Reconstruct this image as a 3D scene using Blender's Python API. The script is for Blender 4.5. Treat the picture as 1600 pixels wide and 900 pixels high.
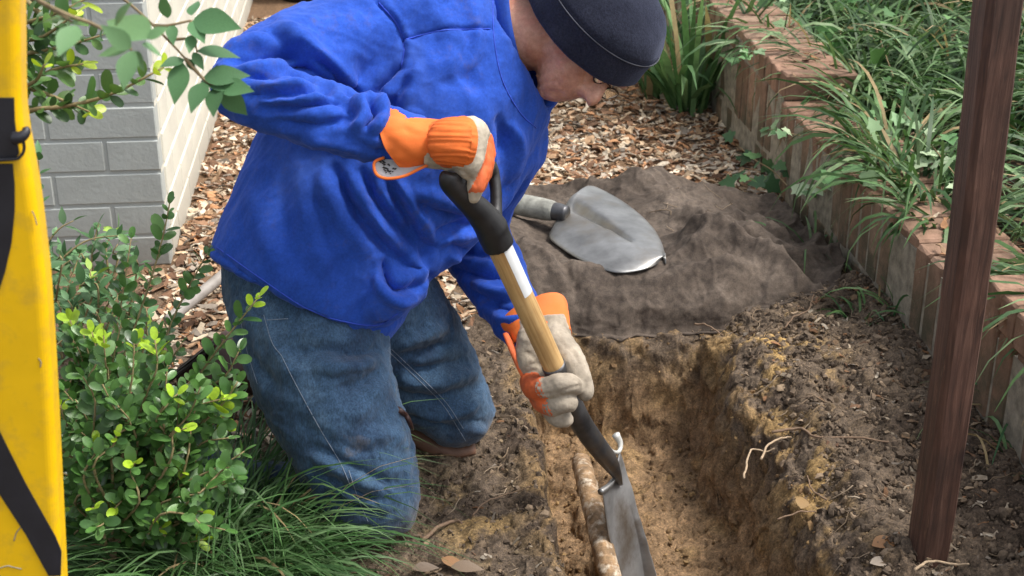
import bpy, math, random
import numpy as np
from mathutils import Matrix, Vector
from mathutils.bvhtree import BVHTree

random.seed(7); RNG = np.random.default_rng(11)
for o in list(bpy.data.objects): bpy.data.objects.remove(o)
SC = bpy.context.scene; COL = SC.collection
rad = math.radians

# ---------------------------------------------------------------- camera, sky, sun, exposure
F, PT, YW, CH = 2222.0, rad(24), rad(5.6), 1.4
cd = bpy.data.cameras.new('camera'); cam = bpy.data.objects.new('camera', cd); COL.objects.link(cam)
cam.location = (0, 0, CH); cam.rotation_euler = (rad(90) - PT, 0, -YW)
cd.sensor_width = 36; cd.lens = 50; cd.clip_start = .05; cd.clip_end = 500
cd.dof.use_dof = True; cd.dof.focus_distance = 2.45; cd.dof.aperture_fstop = 11
SC.camera = cam
SUN_EL, SUN_AZ = 60, 98          # azimuth: degrees from +Y towards +X (from the right, behind the wall)
w = bpy.data.worlds.new('World'); SC.world = w; w.use_nodes = True
sky = w.node_tree.nodes.new('ShaderNodeTexSky'); sky.sky_type = 'NISHITA'; sky.sun_disc = False
sky.sun_elevation = rad(SUN_EL); sky.sun_rotation = rad(SUN_AZ); sky.dust_density = 4; sky.air_density = 1.0
bgn = w.node_tree.nodes['Background']; bgn.inputs[1].default_value = .12
hs = w.node_tree.nodes.new('ShaderNodeHueSaturation'); hs.inputs['Saturation'].default_value = .35
w.node_tree.links.new(sky.outputs[0], hs.inputs['Color']); w.node_tree.links.new(hs.outputs[0], bgn.inputs[0])
sl = bpy.data.lights.new('sun', 'SUN'); sl.energy = 1.5; sl.angle = rad(13); sl.color = (1, .95, .88)
so = bpy.data.objects.new('sun', sl); COL.objects.link(so)
_s = Vector((math.sin(rad(SUN_AZ)) * math.cos(rad(SUN_EL)), math.cos(rad(SUN_AZ)) * math.cos(rad(SUN_EL)), math.sin(rad(SUN_EL))))
so.rotation_euler = _s.to_track_quat('Z', 'Y').to_euler(); so.location = (2, 3, 6)
vs = SC.view_settings; vs.view_transform = 'Standard'; vs.look = 'None'; vs.exposure = 1.2; vs.gamma = 1

# ---------------------------------------------------------------- measuring helpers (survey of the photograph)
A = np.array
Rv = A([math.cos(YW), -math.sin(YW), 0.]); FW = A([math.sin(YW)*math.cos(PT), math.cos(YW)*math.cos(PT), -math.sin(PT)])
UP = np.cross(Rv, FW); CP = A([0, 0, CH])
def ray(x, y): return FW + Rv*(x-800)/F - UP*(y-450)/F
def P(x, y, d): return CP + ray(x, y)*d                       # survey point at depth d
def G(x, y, z=0.):                                            # survey point on a level plane
    r = ray(x, y); return CP + r*((z-CH)/r[2])
def pix(v):
    q = np.asarray(v) - CP; d = q @ FW
    return np.stack([800 + F*(q @ Rv)/d, 450 - F*(q @ UP)/d, d], -1)
def nrm(v):
    v = np.asarray(v, float); return v/(np.linalg.norm(v, axis=-1, keepdims=True)+1e-12)

# ---------------------------------------------------------------- noise
_pm = np.random.default_rng(3).permutation(256); _pm = np.concatenate([_pm]*3)
_gr = nrm(np.random.default_rng(4).normal(size=(256, 3)))
def noise(p):
    p = np.asarray(p, float); i = np.floor(p).astype(int); f = p - i; i &= 255
    u = f*f*f*(f*(f*6-15)+10); out = 0
    for dx in (0, 1):
        for dy in (0, 1):
            for dz in (0, 1):
                h = _pm[_pm[_pm[i[:, 0]+dx]+i[:, 1]+dy]+i[:, 2]+dz]
                g = (_gr[h]*(f-A([dx, dy, dz]))).sum(1)
                wt = (u[:, 0] if dx else 1-u[:, 0])*(u[:, 1] if dy else 1-u[:, 1])*(u[:, 2] if dz else 1-u[:, 2])
                out = out + g*wt
    return out*1.6
def fbm(p, o=4, g=.5):
    s = 0; a = 1; p = np.asarray(p, float)
    for k in range(o): s = s + a*noise(p*2**k + 17.3*k); a *= g
    return s
def sstep(a, b, x): t = np.clip((x-a)/(b-a), 0, 1); return t*t*(3-2*t)
def lerp(a, b, t): return a+(b-a)*t

# ---------------------------------------------------------------- object helpers
def tag(o, label=None, cat=None, group=None, kind=None):
    if label: o['label'] = label
    if cat: o['category'] = cat
    if group: o['group'] = group
    if kind: o['kind'] = kind
    return o
def put(o, parent=None):
    COL.objects.link(o)
    if parent is not None:
        o.parent = parent; o.matrix_parent_inverse = Matrix.Translation(-Vector(WLOC.get(parent.name, (0, 0, 0))))
    return o
WLOC = {}
def empty(name, loc):
    o = bpy.data.objects.new(name, None); COL.objects.link(o); o.location = loc; o.empty_display_size = .05
    WLOC[o.name] = tuple(loc); return o
def mkmesh(name, v, f, mats=(), smooth=True, mi=None, cols=None):
    me = bpy.data.meshes.new(name); v = np.asarray(v, float)
    if isinstance(f, np.ndarray):
        n, k = f.shape
        me.vertices.add(len(v)); me.vertices.foreach_set('co', v.ravel())
        me.loops.add(n*k); me.loops.foreach_set('vertex_index', f.ravel().astype(np.int32))
        me.polygons.add(n); me.polygons.foreach_set('loop_start', np.arange(0, n*k, k, dtype=np.int32))
        me.update(calc_edges=True)
    else: me.from_pydata([tuple(x) for x in v], [], [tuple(x) for x in f])
    for m in (mats if isinstance(mats, (list, tuple)) else [mats]): me.materials.append(m)
    me.polygons.foreach_set('use_smooth', np.full(len(me.polygons), bool(smooth)))
    if mi is not None: me.polygons.foreach_set('material_index', np.asarray(mi, np.int32))
    if cols is None: cols = np.ones((len(v), 3))
    ca = me.color_attributes.new('Col', 'FLOAT_COLOR', 'POINT')
    ca.data.foreach_set('color', np.concatenate([np.asarray(cols, float), np.ones((len(v), 1))], 1).ravel().astype(np.float32))
    me.update(); return me
def obj(name, v, f, mat, parent=None, smooth=True, cols=None, mi=None):
    return put(bpy.data.objects.new(name, mkmesh(name, v, f, mat, smooth, mi, cols)), parent)
def inst(name, me, M, parent=None, color=None):
    o = bpy.data.objects.new(name, me); put(o, parent); o.matrix_basis = Matrix(M)
    if color is not None: o.color = (*color, 1)
    return o
def M4(R, t):
    m = np.eye(4); m[:3, :3] = R; m[:3, 3] = t; return m.tolist()
def frames(d, n):                                             # columns: length axis, width axis, normal
    x = nrm(d); n = np.asarray(n, float); z = nrm(n-(n*x).sum(-1, keepdims=True)*x); y = np.cross(z, x)
    return np.stack([x, y, z], -1)
def batch(tv, tf, R, t, s=None):                              # many copies of a template in one array
    tv = np.asarray(tv, float); N = len(t)
    if s is None: s = np.ones((N, 3))
    s = np.asarray(s, float); s = s if s.ndim == 2 else np.repeat(s[:, None], 3, 1)
    v = np.einsum('nij,nkj->nki', R, tv[None]*s[:, None, :]) + np.asarray(t)[:, None, :]
    f = (np.asarray(tf)[None]+(np.arange(N)*len(tv))[:, None, None]).reshape(-1, len(tf[0]))
    return v.reshape(-1, 3), f
def rep(c, k): return np.repeat(np.asarray(c), k, 0)

def catmull(pts, n):
    pts = np.asarray(pts, float); m = len(pts)
    if m < 3:
        t = np.linspace(0, 1, n)[:, None]; return pts[0]*(1-t)+pts[-1]*t
    q = np.vstack([2*pts[0]-pts[1], pts, 2*pts[-1]-pts[-2]]); out = []
    for u in np.linspace(0, m-1, n):
        i = min(int(u), m-2); t = u-i; a, b, c, d = q[i:i+4]
        out.append(.5*((2*b)+(c-a)*t+(2*a-5*b+4*c-d)*t*t+(-a+3*b-3*c+d)*t**3))
    return A(out)
def ringfaces(nr, k, caps=True, off=0):
    f = []
    for i in range(nr-1):
        for j in range(k):
            f.append((off+i*k+j, off+i*k+(j+1) % k, off+(i+1)*k+(j+1) % k, off+(i+1)*k+j))
    if caps: f += [tuple(off+j for j in range(k))[::-1], tuple(off+(nr-1)*k+j for j in range(k))]
    return f
def tube(pts, r, k=8, n=None, flat=1., nref=None):            # swept tube; r scalar or per point
    pts = np.asarray(pts, float); r = np.broadcast_to(np.asarray(r, float), (len(pts),))
    if n:
        q = catmull(np.c_[pts, r], n); pts, r = q[:, :3], np.abs(q[:, 3])
    T = nrm(np.gradient(pts, axis=0)); ref = A(nref if nref is not None else (.31, .22, .93), float)
    a = ref-T[0]*(ref@T[0]); a /= np.linalg.norm(a); v = []
    th = np.linspace(0, 2*np.pi, k, endpoint=False)
    for i in range(len(pts)):
        a = a-T[i]*(a@T[i]); a /= np.linalg.norm(a)+1e-12; b = np.cross(T[i], a)
        v.append(pts[i]+r[i]*(np.cos(th)[:, None]*a*flat+np.sin(th)[:, None]*b))
    return np.vstack(v), ringfaces(len(pts), k)
def join(*parts):
    V = []; Fc = []; o = 0
    for v, f in parts:
        V.append(v); Fc += [tuple(i+o for i in q) for q in f]; o += len(v)
    return np.vstack(V), Fc
def boxvf(c, s, R=None, bev=0.):
    c = A(c, float); s = A(s, float)/2
    if bev <= 0:
        v = A([(x, y, z) for x in (-1, 1) for y in (-1, 1) for z in (-1, 1)])*s
        f = [(0, 1, 3, 2), (4, 6, 7, 5), (0, 4, 5, 1), (2, 3, 7, 6), (0, 2, 6, 4), (1, 5, 7, 3)]
    else:                                                     # chamfered: 24 corner points
        v = []; idx = {}
        for x in (-1, 1):
            for y in (-1, 1):
                for z in (-1, 1):
                    for a in range(3):
                        p = A([x, y, z])*s; q = A([x, y, z])*(s-bev); q[a] = p[a]; idx[(x, y, z, a)] = len(v); v.append(q)
        f = []
        for a in range(3):
            b, c2 = (a+1) % 3, (a+2) % 3
            for sg in (-1, 1):
                L = []
                for (p, q) in ((-1, -1), (1, -1), (1, 1), (-1, 1)):
                    k = [0, 0, 0]; k[a] = sg; k[b] = p; k[c2] = q; L.append(idx[(*k, a)])
                f.append(tuple(L if sg > 0 else L[::-1]))
            for p in (-1, 1):
                for q in (-1, 1):
                    k0 = [0, 0, 0]; k0[b] = p; k0[c2] = q; k1 = list(k0); k0[a] = -1; k1[a] = 1
                    L = [idx[(*k0, b)], idx[(*k1, b)], idx[(*k1, c2)], idx[(*k0, c2)]]
                    f.append(tuple(L if p*q > 0 else L[::-1]))
        for x in (-1, 1):
            for y in (-1, 1):
                for z in (-1, 1):
                    L = [idx[(x, y, z, a)] for a in range(3)]; f.append(tuple(L if x*y*z > 0 else L[::-1]))
        v = A(v)
    if R is not None: v = v @ np.asarray(R).T
    return v+c, f
def tri(f):
    out = []
    for q in f:
        for i in range(1, len(q)-1): out.append((q[0], q[i], q[i+1]))
    return out

# ---------------------------------------------------------------- materials
def nodes(name):
    m = bpy.data.materials.new(name); m.use_nodes = True; nt = m.node_tree; b = nt.nodes['Principled BSDF']
    return m, nt, b, nt.links.new
def nd(nt, t, **kw):
    n = nt.nodes.new(t)
    for k, v in kw.items():
        if k in n.inputs: n.inputs[k].default_value = v
        else: setattr(n, k, v)
    return n
def ramp(nt, fac, stops):
    r = nt.nodes.new('ShaderNodeValToRGB'); e = r.color_ramp.elements
    while len(e) < len(stops): e.new(.5)
    for k, (p, c) in enumerate(stops): e[k].position = p; e[k].color = (*c, 1) if len(c) == 3 else c
    nt.links.new(fac, r.inputs[0]); return r.outputs[0]
def mix(nt, a, b, fac, mode='MIX'):
    m = nt.nodes.new('ShaderNodeMix'); m.data_type = 'RGBA'; m.blend_type = mode
    for s, x in ((m.inputs[0], fac), (m.inputs[6], a), (m.inputs[7], b)):
        if isinstance(x, bpy.types.NodeSocket): nt.links.new(x, s)
        else: s.default_value = (*x, 1) if isinstance(x, tuple) and len(x) == 3 else x
    return m.outputs[2]
def texn(nt, scale, detail=4, rough=.55, coord='Object', dist=0., vec=None, stretch=None):
    tc = nt.nodes.new('ShaderNodeTexCoord'); n = nd(nt, 'ShaderNodeTexNoise', Scale=scale, Detail=detail, Roughness=rough, Distortion=dist)
    src = vec if vec is not None else tc.outputs[coord]
    if stretch:
        mp = nt.nodes.new('ShaderNodeMapping'); mp.inputs['Scale'].default_value = stretch; nt.links.new(src, mp.inputs[0]); src = mp.outputs[0]
    nt.links.new(src, n.inputs['Vector']); return n.outputs[0]
def bump(nt, b, h, strength=.4, dist=.002, prev=None):
    n = nt.nodes.new('ShaderNodeBump'); n.inputs['Strength'].default_value = strength; n.inputs['Distance'].default_value = dist
    nt.links.new(h, n.inputs['Height'])
    if prev is not None: nt.links.new(prev, n.inputs['Normal'])
    nt.links.new(n.outputs[0], b.inputs['Normal']); return n.outputs[0]
def simple(name, c, rough=.6, metal=0., var=.15, scale=30., bs=0., bscale=200., bd=.001, spec=.5, dirt=None, dirtscale=8., dirtamt=.5, coord='Object'):
    m, nt, b, L = nodes(name); c = tuple(c)
    n = texn(nt, scale, 5, .6, coord)
    col = ramp(nt, n, [(.3, tuple(x*(1-var) for x in c)), (.7, tuple(min(1, x*(1+var)) for x in c))])
    if dirt:
        d = texn(nt, dirtscale, 6, .65, coord); f = ramp(nt, d, [(.5, (0, 0, 0)), (.72, (dirtamt,)*3)]); col = mix(nt, col, dirt, f)
    L(col, b.inputs['Base Color']); b.inputs['Roughness'].default_value = rough; b.inputs['Metallic'].default_value = metal
    b.inputs['Specular IOR Level'].default_value = spec
    if bs: bump(nt, b, texn(nt, bscale, 4, .6, coord), bs, bd)
    return m
def scatter_mat(name, rough=.6, spec=.4, trans=0., vein=0., noise_amt=.25, nscale=60):
    # colour of each piece = its own object colour x its own vertex colour
    m, nt, b, L = nodes(name); oi = nd(nt, 'ShaderNodeObjectInfo'); at = nd(nt, 'ShaderNodeVertexColor', layer_name='Col')
    c = mix(nt, oi.outputs['Color'], at.outputs[0], 1., 'MULTIPLY')
    n = texn(nt, nscale, 4, .6); c = mix(nt, c, ramp(nt, n, [(.25, (1-noise_amt,)*3), (.75, (1+noise_amt,)*3)]), 1., 'MULTIPLY')
    L(c, b.inputs['Base Color']); b.inputs['Roughness'].default_value = rough; b.inputs['Specular IOR Level'].default_value = spec
    if trans:
        tr = nd(nt, 'ShaderNodeBsdfTranslucent'); cc = mix(nt, c, (.9, 1., .35), .35, 'MULTIPLY'); L(cc, tr.inputs[0])
        ms = nd(nt, 'ShaderNodeMixShader'); ms.inputs[0].default_value = trans
        L(b.outputs[0], ms.inputs[1]); L(tr.outputs[0], ms.inputs[2]); L(ms.outputs[0], nt.nodes['Material Output'].inputs[0])
    bump(nt, b, texn(nt, nscale*6, 3, .5), .15, .001)
    return m
# ================================================================ GROUND with the trench
XL, XR, YE = .272, .745, 2.84
def trench_sd(x, y):
    p = np.stack([x*0, y*7, x*0+3], -1); q = np.stack([x*0+9, y*5, x*0], -1); r = np.stack([x*6, x*0+5, x*0], -1)
    xl = XL+.028*noise(p)+.012*noise(p*3)+.02*(y-2.3); xr = XR+.035*noise(q)+.024*noise(q*3.1)+.012*noise(q*8)-.012*(y-2.3); ye = YE+.03*noise(r)
    return np.maximum(np.maximum(xl-x, x-xr), y-ye), xl, xr
def surface(x, y):
    p = np.stack([x, y, x*0], -1)
    h = .012*noise(p*3)+.008*noise(p*9)
    h = h+.045*sstep(.74, .84, x)*sstep(1.12, .95, x)*sstep(1.5, 2.2, y)*sstep(3.1, 2.8, y)*(1+.8*noise(p*8+4))
    h = h+.075*sstep(.92, 1.12, x)*sstep(3.6, 2.7, y)*(1+.5*noise(p*7+8))               # soil thrown against the brick wall
    h = h+.02*sstep(.2, .27, x)*sstep(.4, .27, x)*sstep(2.9, 2.4, y)
    return h
def height(x, y):
    x = np.atleast_1d(np.asarray(x, float)); y = np.atleast_1d(np.asarray(y, float))
    sd, xl, xr = trench_sd(x, y); p = np.stack([x, y, x*0+2], -1)
    h = surface(x, y); fl = -.235+.02*noise(p*6)+.014*noise(p*17)
    fl = fl-.075*sstep(.46, .38, x)*sstep(2.75, 2.5, y)              # dug deeper along the left side
    fl = fl+.05*sstep(.62, .74, x)*(1+noise(p*9))
    wl = .045+.05*sstep(.38, .62, x); t = sstep(0, 1, np.clip(-sd/wl, 0, 1))
    return lerp(h, fl, t)
def spaced(lo, hi, fn):
    out = [lo]
    while out[-1] < hi: out.append(out[-1]+fn(out[-1]))
    return A(out)
def fx(x):
    if -.35 < x < 1.14:
        e = min(abs(x-XL-.02), abs(x-XR+.04)); return .0032 if e < .06 else .0048
    return min(.012+.25*max(-.35-x, x-1.14), 30)
def fy(y):
    if 1.75 < y < 3.0: return .0035 if abs(y-YE+.02) < .05 else .0052
    return min(.012+.22*max(1.75-y, y-3.0), 30)
gx = spaced(-150, 150, lambda x: fx(x) if x > -.35 else max(.012, min(30, .22*(-.35-x)))); gy = spaced(-120, 250, lambda y: fy(y) if y > 1.75 else max(.012, min(30, .22*(1.75-y))))
X, Y = np.meshgrid(gx, gy); x, y = X.ravel(), Y.ravel(); z = height(x, y)
v = np.stack([x, y, z], -1); nx, ny = len(gx), len(gy)
sd, _, _ = trench_sd(x, y)
near = ((np.abs(x-.4) < 1.1) & (y > 1.4) & (y < 4.2)); vn = v[near]
# lumpy earth: displaced in all three axes so that the trench walls are rough too
lum = sstep(4.2, 3.0, vn[:, 1])
d1 = np.stack([fbm(vn*22+k*31, 4, .6) for k in range(3)], -1)*.0085*lum[:, None]
clod = np.maximum(fbm(vn*45+9, 3, .6), -.1)*.011*sstep(-.2, .3, noise(vn*4+2)+.3*(vn[:, 0] > .7))
inside = sstep(.0, -.05, sd[near]); d1 = d1*(1-.15*inside)[:, None]
bil = np.abs(noise(vn*38+40))*.005+np.abs(noise(vn*85+60))*.0045; d1 += (nrm(d1+1e-6)*(bil*(.35+.65*inside)*lum)[:, None]); d1[:, 2] += clod*(1-.5*inside)+.004*fbm(vn*95, 2)*lum; d1[:, 0] += fbm(vn*A([9, 9, 12])+3, 4, .65)*.006*inside
v[near] = vn+d1
idx = np.arange(nx*ny).reshape(ny, nx); f = np.stack([idx[:-1, :-1], idx[:-1, 1:], idx[1:, 1:], idx[1:, :-1]], -1).reshape(-1, 4)
# soil colours: dark topsoil, brown subsoil in the dug-out, spilled yellow sand, pale litter soil further off
n1 = fbm(v*5, 4); n2 = fbm(v*14+5, 4, .6); n3 = fbm(v*60, 3, .6)
top = A([.125, .095, .070]); sub = A([.225, .148, .085]); sand = A([.47, .31, .125]); litter = A([.16, .10, .06])
dark = A([.066, .048, .036])
c = top+0*v
c = lerp(c, dark, (sstep(.0, .5, n1)*.75)[:, None])
c = lerp(c, A([.19, .145, .095]), (sstep(-.05, .5, n2)*sstep(.3, .1, x)*sstep(-.3, .1, x)*.8)[:, None])
ti = sstep(-.03, -.15, v[:, 2]+.03*n2); c = lerp(c, sub*(1+.25*n2[:, None]), ti[:, None])
edge = sstep(.05, .0, sd)*sstep(-.08, -.01, sd); c = lerp(c, A([.30, .195, .09]), (edge*.55*sstep(-.3, .3, n2))[:, None])
sx = np.exp(-((x-.84)/.085)**2-((y-2.66)/.20)**2)+.5*np.exp(-((x-.77)/.045)**2-((y-2.2)/.25)**2)+.55*np.exp(-((x-.15)/.07)**2-((y-2.13)/.1)**2)
c = lerp(c, sand, np.clip(sx*sstep(-.15, .35, n2+.5*n1)*1.1*(v[:, 2] > -.1), 0, .9)[:, None])
c = lerp(c, sand*.7, (ti*sstep(.1, .6, fbm(v*9+70, 3))*.3)[:, None])
c = lerp(c, A([.09, .06, .04]), (ti*sstep(.1, .6, fbm(v*11+170, 3))*.4)[:, None])
c = lerp(c, litter, (sstep(2.9, 3.4, y)*sstep(1.3, .9, np.abs(x)))[:, None]); c = np.clip(c*(1+.35*n3[:, None]), .012, .9)
m, nt, b, L = nodes('soil'); at = nd(nt, 'ShaderNodeVertexColor', layer_name='Col')
g1 = texn(nt, 230, 6, .75); g2 = texn(nt, 70, 6, .7)
cc = mix(nt, at.outputs[0], ramp(nt, g1, [(.30, (.35,)*3), (.5, (1,)*3), (.70, (1.9, 1.8, 1.6))]), 1., 'MULTIPLY')
cc = mix(nt, cc, ramp(nt, g2, [(.3, (.6,)*3), (.7, (1.35,)*3)]), 1., 'MULTIPLY')
L(cc, b.inputs['Base Color']); b.inputs['Roughness'].default_value = .95; b.inputs['Specular IOR Level'].default_value = .15
p0 = bump(nt, b, g2, .7, .006); bump(nt, b, g1, .8, .004, p0); SOIL = m
tag(obj('ground', v, f, SOIL, cols=c), kind='structure')
GV = v; del d1

# ---------------------------------------------------------------- clods and crumbs of earth
def icosa():
    t = (1+5**.5)/2
    v = nrm(A([(-1, t, 0), (1, t, 0), (-1, -t, 0), (1, -t, 0), (0, -1, t), (0, 1, t), (0, -1, -t), (0, 1, -t), (t, 0, -1), (t, 0, 1), (-t, 0, -1), (-t, 0, 1)]))
    f = [(0, 11, 5), (0, 5, 1), (0, 1, 7), (0, 7, 10), (0, 10, 11), (1, 5, 9), (5, 11, 4), (11, 10, 2), (10, 7, 6), (7, 1, 8), (3, 9, 4), (3, 4, 2), (3, 2, 6), (3, 6, 8), (3, 8, 9), (4, 9, 5), (2, 4, 11), (6, 2, 10), (8, 6, 7), (9, 8, 1)]
    return v, f
IV, IF = icosa()
def randrot(n, flat=None):
    q = nrm(RNG.normal(size=(n, 4))); a, b_, c_, d = q.T
    return np.stack([np.stack([1-2*(c_*c_+d*d), 2*(b_*c_-a*d), 2*(b_*d+a*c_)], -1), np.stack([2*(b_*c_+a*d), 1-2*(b_*b_+d*d), 2*(c_*d-a*b_)], -1), np.stack([2*(b_*d-a*c_), 2*(c_*d+a*b_), 1-2*(b_*b_+c_*c_)], -1)], 1)
def pts_in(n, x0, x1, y0, y1, fn=None):
    x = RNG.uniform(x0, x1, n); y = RNG.uniform(y0, y1, n)
    if fn is not None:
        k = RNG.random(n) < fn(x, y); x, y = x[k], y[k]
    return x, y
SCAT_E = scatter_mat('earth_pieces', .95, .15, 0, 0, .4, 120)
def clods(n, x0, x1, y0, y1, fn, smin, smax, pal):
    x, y = pts_in(n, x0, x1, y0, y1, fn); z = height(x, y); k = len(x)
    s = smin*(smax/smin)**(RNG.random(k)**4); S = s[:, None]*RNG.uniform(.55, 1.25, (k, 3))
    tv = IV*(1+.25*RNG.normal(size=(12, 1)))
    vv, ff = batch(tv, IF, randrot(k), np.stack([x, y, z+s*.1], -1), S)
    pal = A(pal); cc = pal[RNG.integers(0, len(pal), k)]*RNG.uniform(.6, 1.3, (k, 1))
    return vv, ff, rep(cc, 12)
PD = [(.11, .083, .06), (.08, .06, .044), (.14, .105, .075), (.19, .14, .095)]
PS = [(.19, .12, .06), (.15, .095, .05), (.26, .17, .08)]
bank = lambda x, y: sstep(.72, .80, x)
parts = [clods(12000, .70, 1.13, 1.6, 3.05, bank, .0016, .009, PD),
         clods(5000, -.1, .29, 1.55, 2.9, None, .0015, .007, PD+[(.18, .135, .085)]),
         clods(2600, .28, .76, 1.7, 2.85, None, 0.0016, .008, PS),
         clods(1500, .86, 1.13, 2.6, 3.3, None, .002, .012, PD)]
o = 0; VV = []; FF = []; CC = []
for a_, b_, c_ in parts: VV.append(a_); FF.append(b_+o); CC.append(c_); o += len(a_)
tag(obj('soil_clods', np.vstack(VV), np.vstack(FF), SCAT_E, cols=np.vstack(CC), smooth=False), 'loose crumbs and clods of dark and sandy earth around the trench', 'soil', kind='stuff')
# ================================================================ PAINTED BRICK HOUSE CORNER (left)
HX, HY = -.527, 3.35
def paint_mat(name, c):
    m, nt, b, L = nodes(name); n = texn(nt, 5, 6, .6, 'Object'); n2 = texn(nt, 60, 4, .6, 'Object')
    col = ramp(nt, n, [(.3, tuple(x*.88 for x in c)), (.7, tuple(min(1, x*1.06) for x in c))])
    col = mix(nt, col, (c[0]*.55, c[1]*.55, c[2]*.48), ramp(nt, n2, [(.62, (0, 0, 0)), (.8, (.45,)*3)]))
    geo = nd(nt, 'ShaderNodeNewGeometry'); sp = nd(nt, 'ShaderNodeSeparateXYZ'); L(geo.outputs['Position'], sp.inputs[0])
    mr = nd(nt, 'ShaderNodeMapRange'); L(sp.outputs[2], mr.inputs[0]); mr.inputs[1].default_value = .14; mr.inputs[2].default_value = -.02   # splashed earth near the ground
    mm = nd(nt, 'ShaderNodeMath', operation='MULTIPLY'); L(mr.outputs[0], mm.inputs[0]); L(n, mm.inputs[1])
    col = mix(nt, col, (.14, .11, .08), mm.outputs[0]); L(col, b.inputs['Base Color']); b.inputs['Roughness'].default_value = .55
    p0 = bump(nt, b, texn(nt, 130, 5, .65, 'Object'), .35, .003); bump(nt, b, texn(nt, 22, 3, .5, 'Object'), .3, .006, p0); return m
GREY = paint_mat('grey_masonry_paint', (.42, .445, .42)); CREAM = paint_mat('cream_masonry_paint', (.63, .61, .52))
hw = empty('house_wall', (HX-.3, HY+.3, 0)); tag(hw, 'corner of a painted brick house, grey front and cream side, behind the shrubs', 'house wall')
cv, cf = boxvf((HX-1.504, HY+2.0, .62), (3.0, 4.0-.003, 1.4)); cm = [0]*6
core = obj('mortar_core', cv, cf, [GREY, CREAM], hw, smooth=False, mi=[1 if abs(k-1) < .5 else 0 for k in range(6)])
CRS, BL = .0835, .262
bm = [mkmesh('brick', *boxvf((0, 0, 0), (BL-.0075, .05, CRS-.0075), bev=.003), GREY, False), mkmesh('brick', *boxvf((0, 0, 0), (.05, BL-.0075, CRS-.0075), bev=.003), CREAM, False)]
hm = [mkmesh('brick', *boxvf((0, 0, 0), (BL/2-.0075, .05, CRS-.0075), bev=.003), GREY, False), mkmesh('brick', *boxvf((0, 0, 0), (.05, BL/2-.0075, CRS-.0075), bev=.003), CREAM, False)]
for r in range(-1, 12):
    zz = CRS*(r+.5); off = (r % 2)*BL/2
    n = 0; xx = HX-.004
    while xx > HX-1.35:
        half = (r % 2 == 1 and n == 0); ln = BL/2 if half else BL
        jit = A([0, random.uniform(-.0012, .0012), random.uniform(-.001, .001)])
        inst('brick', (hm if half else bm)[0], M4(np.eye(3), A([xx-ln/2+.004, HY+.0235, zz])+jit), hw); xx -= ln; n += 1
    yy = HY+.05; n = 0
    while yy < HY+3.6:
        half = (r % 2 == 0 and n == 0); ln = BL/2 if half else BL
        inst('brick', (hm if half else bm)[1], M4(np.eye(3), A([HX-.0255+random.uniform(-.0012, .0012), yy+ln/2, zz])), hw); yy += ln; n += 1

# ================================================================ BRICK RETAINING WALL (right)
WX = 1.118
m, nt, b, L = nodes('garden_brick'); oi = nd(nt, 'ShaderNodeObjectInfo')
base = ramp(nt, oi.outputs['Random'], [(0, (.31, .175, .125)), (.35, (.42, .27, .20)), (.7, (.26, .155, .115)), (1, (.48, .345, .265))])
n = texn(nt, 30, 6, .7, 'Object'); base = mix(nt, base, ramp(nt, n, [(.3, (.55, .5, .45)), (.7, (1.2, 1.15, 1.1))]), 1., 'MULTIPLY')
geo = nd(nt, 'ShaderNodeNewGeometry'); gp = geo.outputs['Position']
alg = texn(nt, 9, 7, .7, vec=gp); sp = nd(nt, 'ShaderNodeSeparateXYZ'); L(gp, sp.inputs[0])
mr = nd(nt, 'ShaderNodeMapRange'); L(sp.outputs[2], mr.inputs[0]); mr.inputs[1].default_value = .27; mr.inputs[2].default_value = .10; mr.inputs[3].default_value = .35
ad = nd(nt, 'ShaderNodeMath', operation='MULTIPLY'); L(mr.outputs[0], ad.inputs[0]); L(ramp(nt, alg, [(.28, (.15, .15, .15)), (.58, (1.1,)*3)]), ad.inputs[1])
base = mix(nt, base, (.085, .075, .05), ad.outputs[0])                        # algae and soil film on the face
lich = texn(nt, 26, 5, .6, vec=gp); base = mix(nt, base, (.42, .43, .34), ramp(nt, lich, [(.68, (0, 0, 0)), (.72, (.7,)*3)]))
L(base, b.inputs['Base Color']); b.inputs['Roughness'].default_value = .9; b.inputs['Specular IOR Level'].default_value = .2
p0 = bump(nt, b, n, .6, .004); bump(nt, b, texn(nt, 240, 4, .6, 'Object'), .4, .001, p0); BRICK = m
MORT = simple('old_mortar', (.25, .225, .18), .95, var=.4, scale=40, bs=.6, bscale=150, bd=.003, spec=.1)
gw = empty('garden_wall', (WX+.1, 3.4, 0)); tag(gw, 'low stepped retaining wall of worn red bricks on edge, along the planted bed', 'brick wall')
obj('mortar_core', *boxvf((WX+.1, 3.85, .10), (.198, 4.3, .305)), MORT, gw, smooth=False)
obj('mortar_core', *boxvf((WX+.1, 4.855, .285), (.197, 2.28, .07)), MORT, gw, smooth=False)
def wornbrick(sx, sy, sz, seed):
    v, f = boxvf((0, 0, 0), (sx, sy, sz), bev=.0045); r = np.random.default_rng(seed); return v+r.normal(size=v.shape)*.0013, f
wm = [mkmesh('brick', *wornbrick(.205, .0625, .190, s), BRICK, False) for s in range(5)]
wu = [mkmesh('brick', *wornbrick(.205, .0625, .071, s+9), BRICK, False) for s in range(4)]
def rowlock(y0, y1, zc, ms, dx=0.):
    yy = y0
    while yy < y1:
        R = Matrix.Rotation(random.gauss(0, .012), 3, 'Z') @ Matrix.Rotation(random.gauss(0, .012), 3, 'Y')
        inst('brick', random.choice(ms), M4(np.array(R), (WX+.1025+dx+random.gauss(0, .0028), yy, zc+random.gauss(0, .002))), gw); yy += .0705
rowlock(1.72, 5.95, .178, wm); rowlock(1.75, 5.0, -.018, wm, .001)
rowlock(3.735, 5.95, .3115, wu)
rowlock(1.72, 2.335, .312, wu, -.008)
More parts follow.
